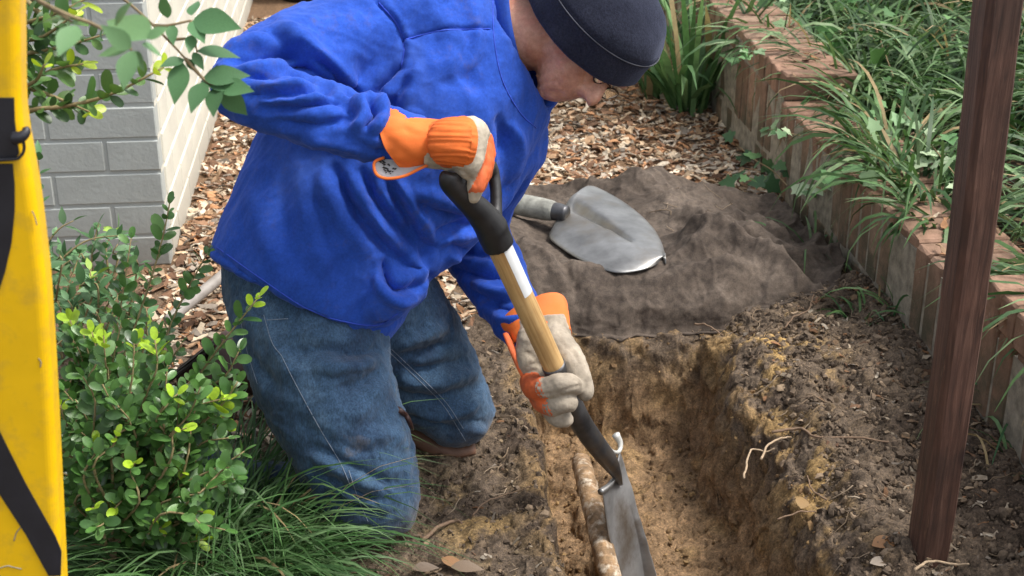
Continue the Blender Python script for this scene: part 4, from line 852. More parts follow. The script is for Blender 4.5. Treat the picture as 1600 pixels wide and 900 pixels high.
# ================================================================ YELLOW POST (left edge, close to the camera)
Y0 = 1.28
def PL(x, y, dy=0.):
    r = ray(x, y); return CP+r*((Y0+dy)/r[1])
yr = [(35, -60), (35, 0), (36, 80), (37, 150), (42, 200), (49, 240), (58, 290), (66, 350), (74, 420), (80, 500), (86, 600), (91, 700), (96, 800), (101, 900), (104, 960)]
E = A([PL(a, c) for a, c in yr]); E = np.vstack([[E[0][0]+.0, Y0, 2.0], E, [E[-1][0]+.004, Y0, .3], [E[-1][0]+.004, Y0, -.05]])
q = np.vstack([E[:1], catmull(E[1:16], 80), E[16:]]); V = []
xl0 = PL(-160, 400)[0]; T2 = .016
for e_ in q:
    xr0 = e_[0]; prof = [(xl0, -T2)]+[(xr0-.010*(1-math.sin(a)), -T2+.010*(1-math.cos(a))) for a in np.linspace(0, np.pi/2, 7)]+[(xr0, T2), (xl0, T2)]
    for (a, c) in prof: V.append((a, Y0+c, e_[2]))
k = 10; yel = empty('striped_post', (xl0+.05, Y0, 0)); tag(yel, 'yellow post with broad black stripes at the left edge, close to the camera', 'post')
YEL = simple('yellow_enamel', (.86, .52, .004), .35, var=.06, scale=12, bs=.08, bscale=60, bd=.002, dirt=(.42, .27, .05), dirtscale=30, dirtamt=.5); YBL = simple('black_tape', (.017, .018, .024), .45, var=.3, scale=20, bs=.15, bscale=200, bd=.001)
fr_ = ringfaces(len(q), k); post_b = obj('panel', A(V), fr_, YEL, yel, smooth=False)
def stripe(outline, name='black_stripe', dy=-.0012):
    V = A([PL(a, c, -T2+dy) for a, c in outline]); N = len(V); V2 = V+A([0, .0016, 0]); obj(name, np.vstack([V, V2]), [tuple(range(N)), tuple(range(N, 2*N))[::-1]]+[((i+1) % N, i, N+i, N+(i+1) % N) for i in range(N)], YBL, yel, smooth=False)
stripe([(-140, 152), (22, 153), (23, 190), (27, 222), (30, 240), (22, 250), (-140, 248)]); stripe([(-140, 256), (20, 256), (23, 290), (23, 330), (18, 380), (8, 425), (-4, 462), (-60, 600), (-140, 700)])
stripe([(-140, 490), (-4, 668), (40, 756), (86, 838), (96, 862), (95, 900), (76, 900), (40, 835), (-4, 768), (-140, 590)], dy=-.0014)
for ln in ([(22, 845), (26, 832), (34, 822), (33, 815)], [(-2, 888), (12, 884), (20, 886), (34, 889)], [(60, 560), (64, 566), (63, 574)], [(50, 330), (54, 338), (58, 352)]): obj('scratch', *tube(A([PL(a, c, -T2-.0002) for a, c in ln]), .0006, 5, 14), GRIME, yel)
obj('hook', *tube(A([PL(22, 216, -.022), PL(33, 214, -.024), PL(41, 206, -.022), PL(40, 199, -.02)]), A([.006, .0055, .0042, .003]), 10, 14), YBL, yel)
obj('cord', *tube(A([PL(36, 218, -.02), PL(38, 232, -.02), PL(33, 243, -.02), PL(20, 249, -.02), PL(-40, 251, -.02)]), .0016, 6, 20), YBL, yel)
# ================================================================ PLANTS AND LITTER
def leaf_t(width, fold=.12, curl=.12, nseg=5, shape='oval'):
    """leaf along +X, length 1, with a folded midrib and a drooping tip"""
    v = []; f = []
    for i in range(nseg+1):
        t = i/nseg
        if shape == 'oval': w_ = width*max(.05, 1-abs(2*t-1.06)**2.3)**.5
        elif shape == 'lance': w_ = width*(math.sin(math.pi*max(t, .01)**.75))**1.1
        else: w_ = width*min(1, t*6+.2)*(1-t)**.55
        z_ = -curl*t*t
        v += [(t, -w_/2, z_+fold*w_), (t, 0, z_), (t, w_/2, z_+fold*w_)]
    for i in range(nseg):
        a = i*3; f += [(a, a+3, a+4, a+1), (a+1, a+4, a+5, a+2)]
    return A(v), f
def ivy_t():
    o = A([(0, 0), (-.12, .25), (-.05, .48), (.25, .36), (.45, .52), (.55, .28), (1, 0), (.55, -.28), (.45, -.52), (.25, -.36), (-.05, -.48), (-.12, -.25)])
    v = [(.25, 0, -.0)]+[(a, b_, .10*abs(b_)-.10*a*a) for a, b_ in o]; return A(v), [(0, 1+i, 1+(i+1) % 12, 1+(i+1) % 12) for i in range(12)]
OV = leaf_t(.60, .10, .10, 6); LN = leaf_t(.42, .10, .16, 7, 'lance'); IVY = ivy_t(); IVY = (IVY[0], [q[:3] for q in IVY[1]])
LEAF = scatter_mat('glossy_leaf', .3, .5, .28, 0, .3, 90); SOFTL = scatter_mat('soft_leaf', .5, .4, .25, 0, .22, 50); BLADE = scatter_mat('grass_blade', .5, .3, .25, 0, .25, 60)
BARK = scatter_mat('twig_bark', .85, .2, 0, 0, .35, 150)
OVM = mkmesh('leaf', *OV, LEAF); LNM = mkmesh('leaf', *LN, SOFTL); IVM = mkmesh('leaf', *IVY, SOFTL)
def wood(paths, r0, r1, k=5, n=10): return join(*[tube(A(p), np.linspace(r0, r1, len(p)), k, n) for p in paths])
def shrub(name, label, cat, base, twigs, ls, pal, tip, mesh, templ, step=.013, stemcol=(.25, .2, .1), group=None, rr=(.0026, .0011), spread=.9, keep=300, bright=.25, mat=None):
    """twigs: polylines in space carrying pairs of leaves; the leaves that show largest are parts, the rest one mass"""
    root = empty(name, tuple(base)); tag(root, label, cat, group); L_ = []
    for tw_ in twigs:
        p = catmull(A(tw_), 40); ln = np.r_[0, np.cumsum(np.linalg.norm(np.diff(p, axis=0), axis=1))]; s = max(.05*ln[-1], ln[-1]-.24); k = 0; isb = random.random() < bright
        while s < ln[-1]:
            i = min(int(np.searchsorted(ln, s)), 39); q = p[i]; T = nrm(p[min(i+1, 39)]-p[max(i-1, 0)])
            ph = k*math.pi/2+random.uniform(-.4, .4); a = nrm(np.cross(T, A([.2, .1, 1.]))); b_ = np.cross(T, a); fr = s/ln[-1]
            for sg in (0, math.pi):
                o_ = a*math.cos(ph+sg)+b_*math.sin(ph+sg); d = nrm(T*random.uniform(.3, .9)+o_*spread+A([0, 0, .15])); sz = ls*random.uniform(.55, 1.25)*(1 if fr < .93 else .75)
                nn = nrm(A([0, -.45, .75])+T*.3+RNG.normal(size=3)*.4); near_tip = fr > .9
                c = A(tip)*random.uniform(.8, 1.2) if (isb and near_tip) else A(pal[random.randrange(len(pal))])*random.uniform(.7, 1.3)
                L_.append((q+o_*.002, d, nn, sz, c))
            s += step*random.uniform(.8, 1.25); k += 1
        d = nrm(p[-1]-p[-3]); L_.append((p[-1], d, nrm(A([0, 0, 1])+RNG.normal(size=3)*.3), ls*.8, A(tip) if isb else A(pal[0])*1.2))
    pos = A([l[0] for l in L_]); R = frames(A([l[1] for l in L_]), A([l[2] for l in L_])); sz = A([l[3] for l in L_]); cc = A([l[4] for l in L_]); pp = pix(pos)
    inview = (pp[:, 0] > -20) & (pp[:, 0] < 1620) & (pp[:, 1] > -20) & (pp[:, 1] < 920)
    score = np.where(inview, sz/pp[:, 2]*(1+.8*np.abs((R[:, :, 2]*nrm(CP-pos)).sum(1)))-.004*(pp[:, 2]-pp[:, 2].min()), -1); order = np.argsort(-score)
    big = order[:keep]; rest = order[keep:]
    for i in big: inst('leaf', mesh, M4(R[i]*sz[i], pos[i]), root, cc[i])
    if len(rest):
        v, f = batch(templ[0], templ[1], R[rest], pos[rest], sz[rest]); o = obj('foliage', v, np.asarray(f), mat or LEAF, root, cols=rep(cc[rest], len(templ[0]))); o['kind'] = 'stuff'
    v, f = wood(twigs, *rr); tag(obj('stems', v, f, BARK, root, cols=np.tile(A(stemcol), (len(v), 1))), kind='stuff')
    return root
BOX = [(.075, .175, .04), (.10, .22, .05), (.05, .125, .032), (.13, .26, .075), (.085, .19, .05)]; TIP = (.34, .52, .035)
def rpath(a, b_, sag=.03, jit=.02):
    a, b_ = A(a), A(b_); m_ = (a+b_)/2+A([0, 0, sag])+RNG.normal(size=3)*jit; q = (a+3*b_)/4+A([0, 0, sag*.7])+RNG.normal(size=3)*jit*.6; return [a, m_, q, b_]
# --- boxwood in front of the man's feet
bb0 = G(175, 905); tw = [[P(150, 760, 2.42), P(180, 600, 2.36), P(225, 470, 2.32), P(252, 380, 2.30), P(265, 318, 2.29)],
      [P(240, 720, 2.36), P(300, 605, 2.30), P(352, 530, 2.26), P(406, 462, 2.24)], [P(250, 700, 2.3), P(300, 620, 2.26), P(350, 590, 2.24), P(375, 545, 2.22)], [P(210, 760, 2.3), P(252, 650, 2.22), P(262, 570, 2.2)], [P(210, 790, 2.3), P(290, 690, 2.24), P(352, 618, 2.22)],
      [P(200, 820, 2.3), P(280, 760, 2.22), P(345, 728, 2.2), P(382, 705, 2.2)], [P(200, 860, 2.3), P(270, 815, 2.24), P(352, 828, 2.22)], [P(160, 760, 2.4), P(130, 600, 2.38), P(110, 500, 2.36)], [P(150, 740, 2.42), P(175, 560, 2.44), P(190, 470, 2.46), P(205, 372, 2.46)], [P(210, 700, 2.4), P(262, 520, 2.42), P(305, 430, 2.42), P(325, 395, 2.42)], [P(190, 800, 2.3), P(215, 690, 2.2), P(180, 640, 2.16), P(160, 600, 2.14)]]
for k in range(130):
    x_ = random.uniform(85, 375); y_ = random.uniform(500, 850)
    if x_ > 300 and y_ < 590: continue
    if x_ > 320 and y_ > 760: continue
    d_ = random.uniform(2.12, 2.42); tw.append(rpath(P(lerp(175, x_, .35), lerp(870, y_, .35), d_+.1), P(x_, y_, d_), .02, .015))
shrub('boxwood', 'boxwood shrub with small glossy oval leaves in front of the kneeling man', 'shrub', bb0, tw, .0255, BOX, TIP, OVM, OV, .0135)
# pruned stubs at its foot
st = [[G(178, 930), P(172, 860, 2.30), P(178, 818, 2.28)], [G(172, 930), P(165, 870, 2.31), P(163, 805, 2.30)], [G(180, 930), P(178, 855, 2.28), P(190, 842, 2.26)]]
v, f = wood(st, .006, .0045, 8, 12); sbo = obj('pruned_stems', v, f, BARK, None, cols=np.tile(A([.19, .14, .08]), (len(v), 1))); tag(sbo, 'cut woody stems rising below the boxwood leaves at the bottom left', 'stems')
# --- branch of a taller boxwood, upper left
tl = [[P(-120, 230, 1.75), P(20, 178, 1.72), P(110, 165, 1.70), P(180, 145, 1.69), P(256, 105, 1.68)], [P(-100, 120, 1.8), P(10, 90, 1.78), P(90, 75, 1.75), P(160, 55, 1.73)], [P(-100, 60, 1.85), P(20, 40, 1.82), P(90, 20, 1.80), P(150, -10, 1.8)], [P(-80, 180, 1.8), P(30, 140, 1.78), P(80, 110, 1.75), P(130, 100, 1.74)], [P(-90, 20, 1.9), P(30, 10, 1.88), P(70, -20, 1.86)], [P(0, 60, 1.8), P(60, 60, 1.76), P(120, 20, 1.74)], [P(-20, 150, 1.75), P(50, 130, 1.72), P(70, 100, 1.7)], [P(40, 0, 1.84), P(100, 60, 1.82), P(110, 110, 1.8)], [P(20, 130, 1.78), P(80, 150, 1.74), P(140, 175, 1.72)]]
b2_ = P(-260, 700, 2.0); b2_[2] = 0
tl += [[b2_, b2_+A([.03, 0, .4]), P(-150, 260, 1.8), P(-120, 230, 1.75)], [b2_, b2_+A([.0, 0, .6]), P(-120, 100, 1.84), P(-100, 60, 1.85)]]
shrub('tall_boxwood', 'tall boxwood reaching in from the upper left, its leaves against the grey bricks', 'shrub', b2_, tl, .024, [(.07, .16, .04), (.05, .12, .035), (.11, .22, .05)], (.42, .55, .03), OVM, OV, .012, rr=(.004, .0012), bright=.7)
# --- nandina sprig, close to the camera: surveyed leaflets (base, tip)
nd_l = [((262, 28), (252, -8), 1), ((300, 24), (306, -4), 1), ((303, 30), (370, 38), 1), ((300, 32), (318, 62), 1), ((268, 38), (270, 68), 1), ((300, 55), (296, 80), 1), ((308, 80), (376, 82), 1), ((288, 93), (250, 100), 1), ((290, 92), (308, 112), 1), ((285, 98), (270, 160), 1),
        ((318, 122), (388, 112), 1), ((322, 132), (390, 128), 1), ((320, 128), (296, 170), 1), ((338, 136), (330, 178), 1), ((345, 138), (388, 184), 1), ((330, 130), (318, 112), 1), ((345, 135), (392, 138), 1), ((302, 82), (318, 108), 1),
        ((200, 78), (150, 82), 0), ((205, 80), (190, 135), 0), ((208, 80), (232, 112), 0), ((205, 76), (160, 40), 0), ((222, 70), (260, 85), 0), ((235, 60), (160, 20), 0), ((120, 40), (90, 80), 0), ((110, 30), (50, 28), 0), ((180, 40), (200, 0), 0), ((230, 60), (262, 40), 0)]
nb = P(-330, 800, 1.6); nb[2] = 0; nan = empty('nandina', tuple(nb)); tag(nan, 'nandina cane with pointed green leaflets hanging over the man\'s elbow', 'plant')
for (a, c, k) in nd_l:
    d0 = 1.48 if k else 1.12; p0_ = P(*a, d0); p1_ = P(*c, d0+random.uniform(-.03, .03)); d = p1_-p0_; nn = nrm(-FW*.95+UP*.45+RNG.normal(size=3)*.22); Rm = frames(d[None], nn[None])[0]; ln_ = np.linalg.norm(d)
    inst('leaf', LNM, M4(Rm*ln_*A([1, 1.25, 1.]), p0_), nan, A([.085, .20, .085])*random.uniform(.75, 1.25) if k else A([.14, .27, .12])*random.uniform(.9, 1.2))
cane = [[nb, nb+A([.05, .05, .6]), P(-120, -120, 1.45), P(100, -60, 1.47), P(195, 0, 1.475), P(260, 60, 1.48), P(290, 92, 1.48)], [P(240, 40, 1.48), P(262, 40, 1.48), P(298, 32, 1.48)], [P(262, 62, 1.48), P(300, 60, 1.48)], [P(290, 92, 1.48), P(320, 125, 1.48), P(342, 136, 1.48)], [P(298, 32, 1.48), P(303, 58, 1.48), P(308, 82, 1.48)], [P(-120, -120, 1.40), P(60, 0, 1.14), P(150, 40, 1.13), P(206, 78, 1.12)], [P(60, 0, 1.14), P(112, 34, 1.12)]]
v, f = wood(cane, .0022, .0011, 6, 24); obj('cane', v, f, BARK, nan, cols=np.tile(A([.22, .17, .10]), (len(v), 1)))

# --- grassy blades
def blades(base, d, up, ln, wd, droop, nseg=6):
    """arching strap blades: arrays of base points, outward directions, rise, length, width, droop"""
    N = len(base); t = np.linspace(0, 1, nseg+1); V = np.zeros((N, nseg+1, 2, 3)); s = np.cross(d, A([0, 0, 1.])); s = nrm(s)
    ang = up[:, None]-droop[:, None]*t[None]**1.2*1.0; seg = ln[:, None]/nseg
    hx = np.cumsum(np.cos(ang)*seg, 1)-np.cos(ang[:, :1])*seg; hz_ = np.cumsum(np.sin(ang)*seg, 1)-np.sin(ang[:, :1])*seg
    c = base[:, None]+d[:, None]*hx[..., None]+A([0, 0, 1.])*hz_[..., None]; tw_ = RNG.normal(size=(N, 1, 1))*.5
    sv = s[:, None]*np.cos(tw_)+A([0, 0, 1.])*np.sin(tw_); w_ = wd[:, None]*np.minimum(1, (1-t[None])*2.6+.06)*.5
    V[:, :, 0] = c-sv*w_[..., None]; V[:, :, 1] = c+sv*w_[..., None]
    i0 = (np.arange(N)*(nseg+1)*2)[:, None]+np.arange(nseg)[None]*2; i0 = i0.ravel(); f = np.stack([i0, i0+1, i0+3, i0+2], -1); return V.reshape(-1, 3), f, (nseg+1)*2
def clump(name, label, cat, c, r, n, ln, wd, pal, group=None, up=(.7, 1.45), droop=(1.2, 2.4), zf=None, dead=.04, bias=None, flat=None):
    a = RNG.uniform(0, 2*np.pi, n); q = r*np.sqrt(RNG.random(n)); b0_ = np.stack([c[0]+q*np.cos(a), c[1]+q*np.sin(a), np.zeros(n)], -1)
    b0_[:, 2] = zf(b0_[:, 0], b0_[:, 1])-.004 if zf else c[2]; a2 = a+RNG.normal(size=n)*.7; d = np.stack([np.cos(a2), np.sin(a2), 0*a2], -1)
    if bias is not None: d = nrm(d+A(bias))
    L_ = ln*RNG.uniform(.55, 1.15, n); v, f, k = blades(b0_, d, RNG.uniform(*up, n), L_, wd*RNG.uniform(.7, 1.2, n), RNG.uniform(*droop, n))
    cc = A(pal)[RNG.integers(0, len(pal), n)]*RNG.uniform(.65, 1.35, (n, 1)); dd = RNG.random(n) < dead; cc[dd] = A([.36, .27, .14]); o = obj(name, v, f, BLADE, cols=rep(cc, k)); tag(o, label, cat, group); return o
GRN = [(.05, .115, .045), (.07, .15, .055), (.04, .09, .04)]; LIR = [(.060, .125, .038), (.038, .085, .028), (.095, .175, .062), (.16, .24, .11)]
MON = [(.045, .11, .032), (.07, .15, .045), (.10, .18, .07)]
c0 = G(470, 885); mg = [(G(352, 905), .12, 620, .34), (G(455, 922), .06, 220, .17), (G(275, 915), .13, 480, .32), (G(375, 815), .08, 360, .34), (G(120, 905), .12, 260, .30)]
mlab = ['fine dark grass tuft arching against the near knee of the jeans, largest of them', 'low grass tuft at the bottom edge just below the near knee', 'grass tuft at the bottom edge below the boxwood leaves', 'grass tuft rising between boxwood and thigh', 'grass tuft in the corner beside the yellow post']
for (c_, r, n, ln), lb in zip(mg, mlab): clump('grass_tuft', lb, 'grass', c_, r, n, ln, .0036, MON, 'dark grass tufts at the lower left', up=(.8, 1.5), droop=(1.2, 2.3), zf=lambda x, y: height(x, y), bias=(.12, .1, 0))
# --- raised bed: strap-leaved clumps, ivy, broad leaves
def bh(x, y): return bed_h(np.atleast_1d(x), np.atleast_1d(y))
def zone(x, y):
    a = 'overhanging the bricks' if x < 1.5 else 'mid bed' if x < 1.95 else 'deep in the bed'
    b_ = 'beside the wooden post' if y < 2.75 else 'along the lower wall tier' if y < 3.7 else 'past the step of the wall' if y < 4.7 else 'at the far top of the bed'
    return 'strap-leaved lilyturf clump '+a+' '+b_
k = 0; GB = 'strap-leaved clumps in the raised bed'
spots = []
for yy in np.arange(1.95, 5.9, .27):
    for xx in np.arange(1.345, 2.9, .24): spots.append((xx+random.uniform(-.1, .1), yy+random.uniform(-.1, .1)))
for (xx, yy) in spots:
    z_ = bh(xx, yy)[0]; p_ = pix(A([xx, yy, z_+.1]))
    if p_[0] > 1780 or p_[0] < 900 or p_[1] < -170: continue
    clump('lilyturf', zone(xx, yy), 'plant', (xx, yy, z_), .085, 120, random.uniform(.25, .38), .0095, LIR, GB, zf=bh, up=(.9, 1.5), droop=(1.0, 2.6), dead=.05)
for (a, c, r, n, ln, lb) in ((1275, 405, .045, 60, .24, 'lilyturf tuft at the foot of the brick wall beside the cloth'), (1405, 520, .03, 26, .2, 'thin grass tuft at the wall foot left of the wooden post'), (1345, 510, .04, 26, .12, 'short grass tuft in the dark soil below the wall'), (1590, 690, .04, 22, .22, 'grass tuft right of the wooden post on bare soil'), (1580, 770, .05, 14, .16, 'sparse grass blades near the right edge below the post side tuft')):
    p_ = G(a, c, .03); clump('grass_tuft', lb, 'grass', (p_[0], p_[1], 0), r, n, ln, .006, LIR+[(.05, .13, .05)], 'grass tufts by the brick wall', zf=lambda x, y: height(x, y), up=(.5, 1.4), dead=.08)
# tall strap leaves beyond the head
for (a, c, n, ln, lb) in ((1075, 175, 52, .72, 'tall strap-leaved plant right behind the beanie'), (1120, 150, 30, .55, 'strap-leaved plant against the far end of the brick wall'), (1020, 150, 20, .4, 'low strap leaves half hidden by the beanie')):
    p_ = G(a, c, .0); clump('strap_plant', lb, 'plant', (p_[0], p_[1], 0), .06, n, ln, .024, [(.08, .17, .06), (.12, .22, .09), (.05, .12, .04)], 'tall strap-leaved plants at the back', zf=lambda x, y: height(x, y), up=(1.1, 1.55), droop=(.4, 1.7), dead=.1)
# ivy: trailing leaves on the wall and through the bed
def ivy_plant(name, label, path_px, n, size, spread, pal, group=None, z=None, keep=300):
    path = catmull(A(path_px), 60); base = path[0]; root = empty(name, tuple(base)); tag(root, label, 'ivy', group)
    for i in range(n):
        q = path[random.randrange(60)]+RNG.normal(size=3)*A([spread, spread, spread*.6]); dd = nrm(RNG.normal(size=3)*A([1, 1, .35])+A([-.3, -.4, -.1])); nn = nrm(A([-.35, -.45, .9])+RNG.normal(size=3)*.35)
        inst('leaf', IVM, M4(frames(dd[None], nn[None])[0]*size*random.uniform(.6, 1.2), q), root, A(pal[random.randrange(len(pal))])*random.uniform(.75, 1.25))
    v, f = tube(path, .0018, 5); obj('runner', v, f, BARK, root, cols=np.tile(A([.24, .18, .10]), (len(v), 1)))
VAR = [(.28, .42, .22), (.14, .28, .11), (.38, .48, .30), (.10, .22, .08)]
GI = 'ivy runners over the brick wall'
for lb, pts, n, sz, sp_ in (('ivy runner across the far face of the brick wall', [(1125, 90, .24), (1145, 92, .23), (1165, 90, .22), (1178, 78, .30)], 12, .036, .012), ('pale ivy sprig hanging on the wall face over the cloth corner', [(1290, 280, .2), (1300, 275, .18), (1320, 272, .16), (1345, 268, .14)], 9, .042, .014),
                            ('ivy sprig low on the wall above the grass tuft', [(1235, 300, .14), (1255, 298, .12), (1275, 292, .12), (1290, 300, .1)], 9, .042, .016), ('dark ivy at the wall foot behind the cloth', [(1150, 225, .08), (1180, 250, .06), (1205, 265, .05), (1230, 290, .05)], 26, .045, .05), ('ivy runner along the lower wall tier', [(1190, 200, .2), (1215, 205, .17), (1250, 212, .17)], 9, .034, .012)):
    Pp = [A([WX-.015-random.uniform(0, .02), 0, 0])+0*G(a, c) for a, c, z_ in pts]
    Pp = []
    for a, c, z_ in pts:
        r = ray(a, c); q = CP+r*((WX-.03)/r[0]); 
        if q[2] < .02: q = G(a, c, .03)
        Pp.append(q)
    ivy_plant('ivy', lb, Pp, n, sz, sp_, VAR if 'dark' not in lb else [(.05, .12, .05), (.08, .17, .06)], GI)
for lb, pts, n, sz, sp_, pal in (('ivy trailing over the bricks at the far end of the bed', [(1.28, 4.0), (1.33, 4.4), (1.3, 4.8)], 30, .045, .05, VAR), ('ivy spilling on the lower wall tier in mid bed', [(1.3, 2.9), (1.32, 3.2), (1.36, 3.55)], 30, .04, .05, VAR), ('broad green ivy patch inside the bed by the step of the wall', [(1.42, 3.7), (1.5, 4.1), (1.6, 4.5)], 34, .055, .09, [(.07, .18, .05), (.12, .25, .07)]), ('ivy among the strap leaves at the back of the bed', [(1.7, 4.3), (1.9, 4.8), (2.1, 5.3)], 60, .055, .16, [(.09, .2, .06), (.16, .30, .10), (.2, .34, .14)]), ('ivy at the right edge behind the wooden post', [(1.42, 2.1), (1.55, 2.4), (1.7, 2.8)], 40, .045, .1, [(.08, .2, .06), (.2, .36, .12)]),
                                 ('ivy between the iris-like leaves and the bed, top of the picture', [(1.2, 5.2), (1.4, 5.5), (1.7, 5.8)], 60, .055, .15, VAR)):
    ivy_plant('ivy', lb, [A([a, c, bh(a, c)[0]+.09]) for a, c in pts], n, sz, sp_, pal, 'ivy in the raised bed')
# vinca between boxwood and the grey wall
tv3 = []
for kk in range(34):
    x_ = random.uniform(60, 235); y_ = random.uniform(355, 520); d_ = random.uniform(2.75, 3.15); tv3.append(rpath(P(x_+random.uniform(-30, 30), y_+90, d_+.02), P(x_, y_, d_), .02, .02))
tv3 += [[P(80, 420, 2.9), P(120, 385, 2.9), P(150, 372, 2.9), P(190, 368, 2.9)], [P(60, 400, 2.9), P(90, 360, 2.9), P(115, 345, 2.9)], [P(60, 420, 2.6), P(62, 300, 2.6), P(60, 245, 2.6)]]
shrub('periwinkle', 'pale periwinkle stems with pointed leaves between boxwood and the grey wall', 'plant', G(150, 520), tv3, .040, [(.10, .21, .09), (.16, .29, .14), (.07, .16, .06)], (.30, .45, .08), LNM, LN, .026, keep=200, mat=SOFTL)

# ---------------------------------------------------------------- wood-chip mulch and leaf litter
def chip_t(seed):
    r = np.random.default_rng(seed); v = []
    for i in range(4):
        t = i/3; w_ = (.22+.16*math.sin(math.pi*t))*(1+.3*r.normal()); z_ = .10*math.sin(t*3+seed)
        for s in (-1, 1): v.append((t-.5, s*w_*.5, z_+.05*r.normal()))
    v = A(v); v = np.vstack([v, v-A([0, 0, .05])]); f = []
    for i in range(3):
        a = i*2; f += [(a, a+2, a+3, a+1), (a+8, a+9, a+11, a+10), (a, a+8, a+10, a+2), (a+1, a+3, a+11, a+9)]
    f += [(0, 1, 9, 8), (6, 14, 15, 7)]; return v, f
CHIPS = [chip_t(s) for s in range(6)]
PCH = A([(.42, .27, .16), (.55, .40, .26), (.30, .17, .10), (.62, .50, .36), (.22, .12, .07), (.46, .24, .12), (.36, .30, .24), (.68, .58, .45)])
def chips(n, x0, x1, y0, y1, fn, s0, s1, lift=.01, dark=1.):
    x, y = pts_in(n, x0, x1, y0, y1, fn); k = len(x); z = height(x, y)+RNG.uniform(0, lift, k); V = []; Fc = []; C = []; o = 0
    yaw = RNG.uniform(0, 2*np.pi, k); d = np.stack([np.cos(yaw), np.sin(yaw), RNG.normal(size=k)*.25], -1); nn = nrm(np.stack([RNG.normal(size=k)*.4, RNG.normal(size=k)*.4, np.ones(k)], -1)); R = frames(d, nn); s = RNG.uniform(s0, s1, k); ty = RNG.integers(0, 6, k); col = PCH[RNG.integers(0, len(PCH), k)]*RNG.uniform(.4, 1.25, (k, 1))*dark
    for t in range(6):
        m_ = ty == t
        if not m_.any(): continue
        v, f = batch(CHIPS[t][0], CHIPS[t][1], R[m_], np.stack([x, y, z], -1)[m_], np.stack([s, s*RNG.uniform(.6, 1.4, k), s], -1)[m_]); V.append(v); Fc.append(f+o); C.append(rep(col[m_], 16)); o += len(v)
    return np.vstack(V), np.vstack(Fc), np.vstack(C)
CHIPM = scatter_mat('wood_chips', .85, .25, 0, 0, .3, 90)
back_ = lambda x, y: sstep(3.05, 3.3, y+.25*(x < .2))*np.clip(1.15-.16*(y-3), .35, 1)
v, f, c = chips(24000, -.52, 1.12, 2.75, 6.0, back_, .02, .05, .014, .9); tag(obj('wood_chip_mulch', v, f, CHIPM, cols=c, smooth=False), 'pale wood chips and dry leaves covering the ground behind the man', 'mulch', kind='stuff')
v, f, c = chips(900, -.60, -.05, 2.45, 3.3, None, .02, .05, .012, .9); tag(obj('wood_chip_mulch', v, f, CHIPM, cols=c, smooth=False), 'wood chips on the soil between shrubs and boots', 'mulch', kind='stuff')
lit = lambda x, y: np.where(x > .92, .9, np.where(x > .7, .35, .2))*(trench_sd(x, y)[0] > .03)
v, f, c = chips(2800, -.1, 1.12, 1.62, 3.0, lit, .008, .026, .006, .48); tag(obj('leaf_litter', v, f, CHIPM, cols=c, smooth=False), 'scattered leaf scraps and bark bits on the bare soil by the post', 'litter', kind='stuff')
bx_ = RNG.uniform(WX+.02, 1.9, 900); by_ = RNG.uniform(2.0, 5.6, 900); zz = np.where(bx_ < WX+.2, .285+.066*(by_ > 3.7), bed_h(bx_, by_)+.012); keepm = (bx_ > WX+.2) | (RNG.random(900) < .25); bx_, by_, zz = bx_[keepm], by_[keepm], zz[keepm]; kk = len(bx_)
yaw = RNG.uniform(0, 6.28, kk); R = frames(np.stack([np.cos(yaw), np.sin(yaw), 0*yaw], -1), nrm(np.stack([RNG.normal(size=kk)*.3, RNG.normal(size=kk)*.3, np.ones(kk)], -1))); v, f = batch(*CHIPS[2], R, np.stack([bx_, by_, zz], -1), RNG.uniform(.02, .05, kk)); tag(obj('leaf_litter', v, f, CHIPM, cols=rep(PCH[RNG.integers(0, 6, kk)]*.6, 16), smooth=False), 'dead brown leaves lying among the plants of the raised bed', 'litter', kind='stuff')
# single fallen leaves that catch the eye
for (a, c, z_, ln, yaw, col, lb) in ((1198, 262, .03, .075, 1.0, (.40, .42, .12), 'yellow-green fallen leaf at the wall foot behind the cloth'), (1365, 835, .06, .06, .3, (.30, .15, .06), 'orange-brown fallen leaf lying left of the wooden post foot'), (1362, 858, .055, .045, .1, (.34, .28, .22), 'small pale leaf below the orange-brown one by the post'), (705, 882, .02, .055, -.1, (.22, .16, .11), 'long tan dry leaf at the bottom edge below the knee'), (645, 884, .02, .045, .1, (.2, .15, .11), 'greyish dry leaf at the bottom edge near the grass'), (690, 868, .02, .05, -.7, (.36, .2, .1), 'curled brown leaf on the soil right of the knee'), (1590, 680, .05, .06, .5, (.45, .22, .1), 'reddish leaf near the right edge'), (1255, 760, .06, .05, 1.2, (.34, .22, .1), 'ochre leaf scrap on the trench bank')):
    p_ = G(a, c, z_); p_[2] = max(height(p_[0], p_[1])[0], 0)+.014; o = bpy.data.objects.new('fallen_leaf', LNM); COL.objects.link(o); R = frames(A([[math.cos(yaw), math.sin(yaw), .05]]), A([[.15, -.2, 1.]]))[0]; o.matrix_basis = Matrix(M4(R*ln*A([1, 1.2, 1.2]), p_)); o.color = (*col, 1); tag(o, lb, 'leaf', 'single fallen leaves')
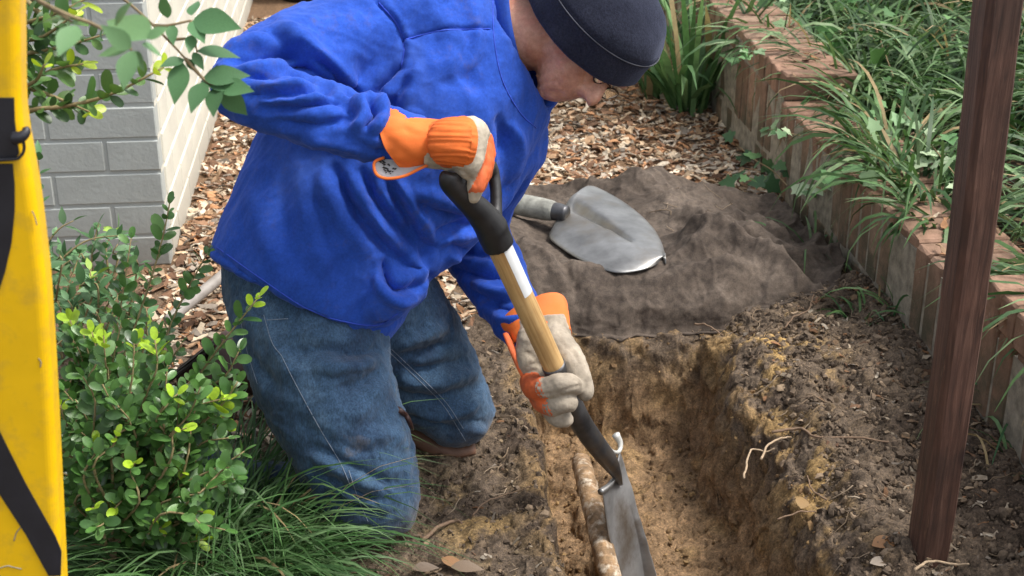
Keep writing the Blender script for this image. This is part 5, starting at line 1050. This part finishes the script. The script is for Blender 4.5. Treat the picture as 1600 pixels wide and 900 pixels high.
# roots sticking out of the cut bank
for pts, r, lb in (([(1162, 755), (1172, 715), (1192, 712), (1210, 712)], .0022, 'bent pale root hanging from the right trench bank'), ([(1188, 725), (1200, 705), (1225, 690), (1235, 692)], .0025, 'forked pale root tip over the trench bank'), ([(1205, 682), (1250, 680), (1275, 690), (1330, 694), (1390, 698)], .0032, 'long brown root lying across the right bank'), ([(1290, 788), (1268, 775), (1262, 750)], .002, 'thin root curling down the bank below the long root'), ([(1215, 818), (1245, 812), (1275, 806)], .0017, 'short fine root on the lower right bank'), ([(1428, 897), (1450, 889), (1490, 889), (1512, 893)], .0028, 'pale root looping in front of the wooden post'), ([(660, 850), (690, 832), (712, 822), (722, 828)], .004, 'brown twig on the soil right of the knee'), ([(738, 812), (760, 795), (790, 780), (828, 770)], .0018, 'thin twig on the soil at the left trench edge'), ([(1225, 520), (1240, 505), (1262, 490), (1270, 470)], .002, 'rootlet at the cloth corner'), ([(1085, 512), (1105, 518), (1130, 530)], .0026, 'root end under the cloth edge above the trench')):
    Q = []
    for i, (a, c) in enumerate(pts):
        p_ = G(a, c, .05); 
        for _ in range(4): p_ = G(a, c, float(height(p_[0], p_[1])[0]) if trench_sd(p_[:1], p_[1:2])[0][0] > .0 else .02)
        Q.append(p_+A([0, 0, .009+.006*(i % 2)]))
    q = catmull(A(Q), 24); q = q+.0025*np.stack([noise(q*60+j) for j in range(3)], -1); v, f = tube(q, np.linspace(r, r*.6, 24), 6); tag(obj('root', v, f, BARK, cols=np.tile(A([.36, .27, .18]) if 'pale' in lb else A([.20, .135, .09]), (len(v), 1))), lb, 'root', 'roots and twigs on the dug soil')
# fine rootlets and fibres over the turned soil and the cloth
fv = []
for k in range(250):
    if k < 170:
        x_ = random.choice([random.uniform(.72, 1.12), random.uniform(-.1, .3), random.uniform(.7, .8)]); y_ = random.uniform(1.75, 3.0)
        if trench_sd(A([x_]), A([y_]))[0][0] < .01: continue
        zf_ = lambda a, c: float(height(a, c)[0])+.006
    elif k % 3:
        continue
    else:
        x_ = random.uniform(.35, 1.05); y_ = random.uniform(2.98, 3.5); zf_ = lambda a, c: cloth_z(a, c)+.002
        if abs(x_-.53) < .16 and abs(y_-3.2) < .25: continue
    a_ = random.uniform(0, 6.28); L_ = random.uniform(.012, .07); Q = []
    for j in range(5):
        q_ = (x_+math.cos(a_)*L_*j/4, y_+math.sin(a_)*L_*j/4); a_ += random.gauss(0, .35); Q.append((*q_, zf_(*q_)+random.uniform(0, .005)))
    fv.append((tube(A(Q), random.uniform(.0005, .0013), 4), random.choice([(.20, .145, .095), (.14, .10, .07), (.28, .215, .15)])))
v, f = join(*[q[0] for q in fv]); cc = np.vstack([np.tile(A(c_), (len(q[0]), 1)) for q, c_ in fv]); tag(obj('rootlets', v, f, BARK, cols=cc), 'fine rootlets and fibres strewn over the turned soil', 'roots', kind='stuff')
# far left background: cream post and black tub
cp0 = G(398, 8); tag(obj('cream_post', *boxvf((cp0[0]+.03, cp0[1]+.25, .5), (.07, .07, 1.0), bev=.006), CREAM, smooth=False), 'cream painted wooden post at the far end of the house side', 'post')
v, f = tube(A([(0, 0, 0), (0, 0, .12), (0, 0, .22), (0, 0, .24), (0, 0, .25), (0, 0, .24), (0, 0, .2)]), A([.10, .12, .135, .145, .145, .13, .125]), 28); pt = G(470, 25, 0); tag(obj('plant_pot', v+A([pt[0], pt[1]+.35, 0]), f, BLK), 'black plastic plant pot behind the man\'s shoulder at the top', 'pot')
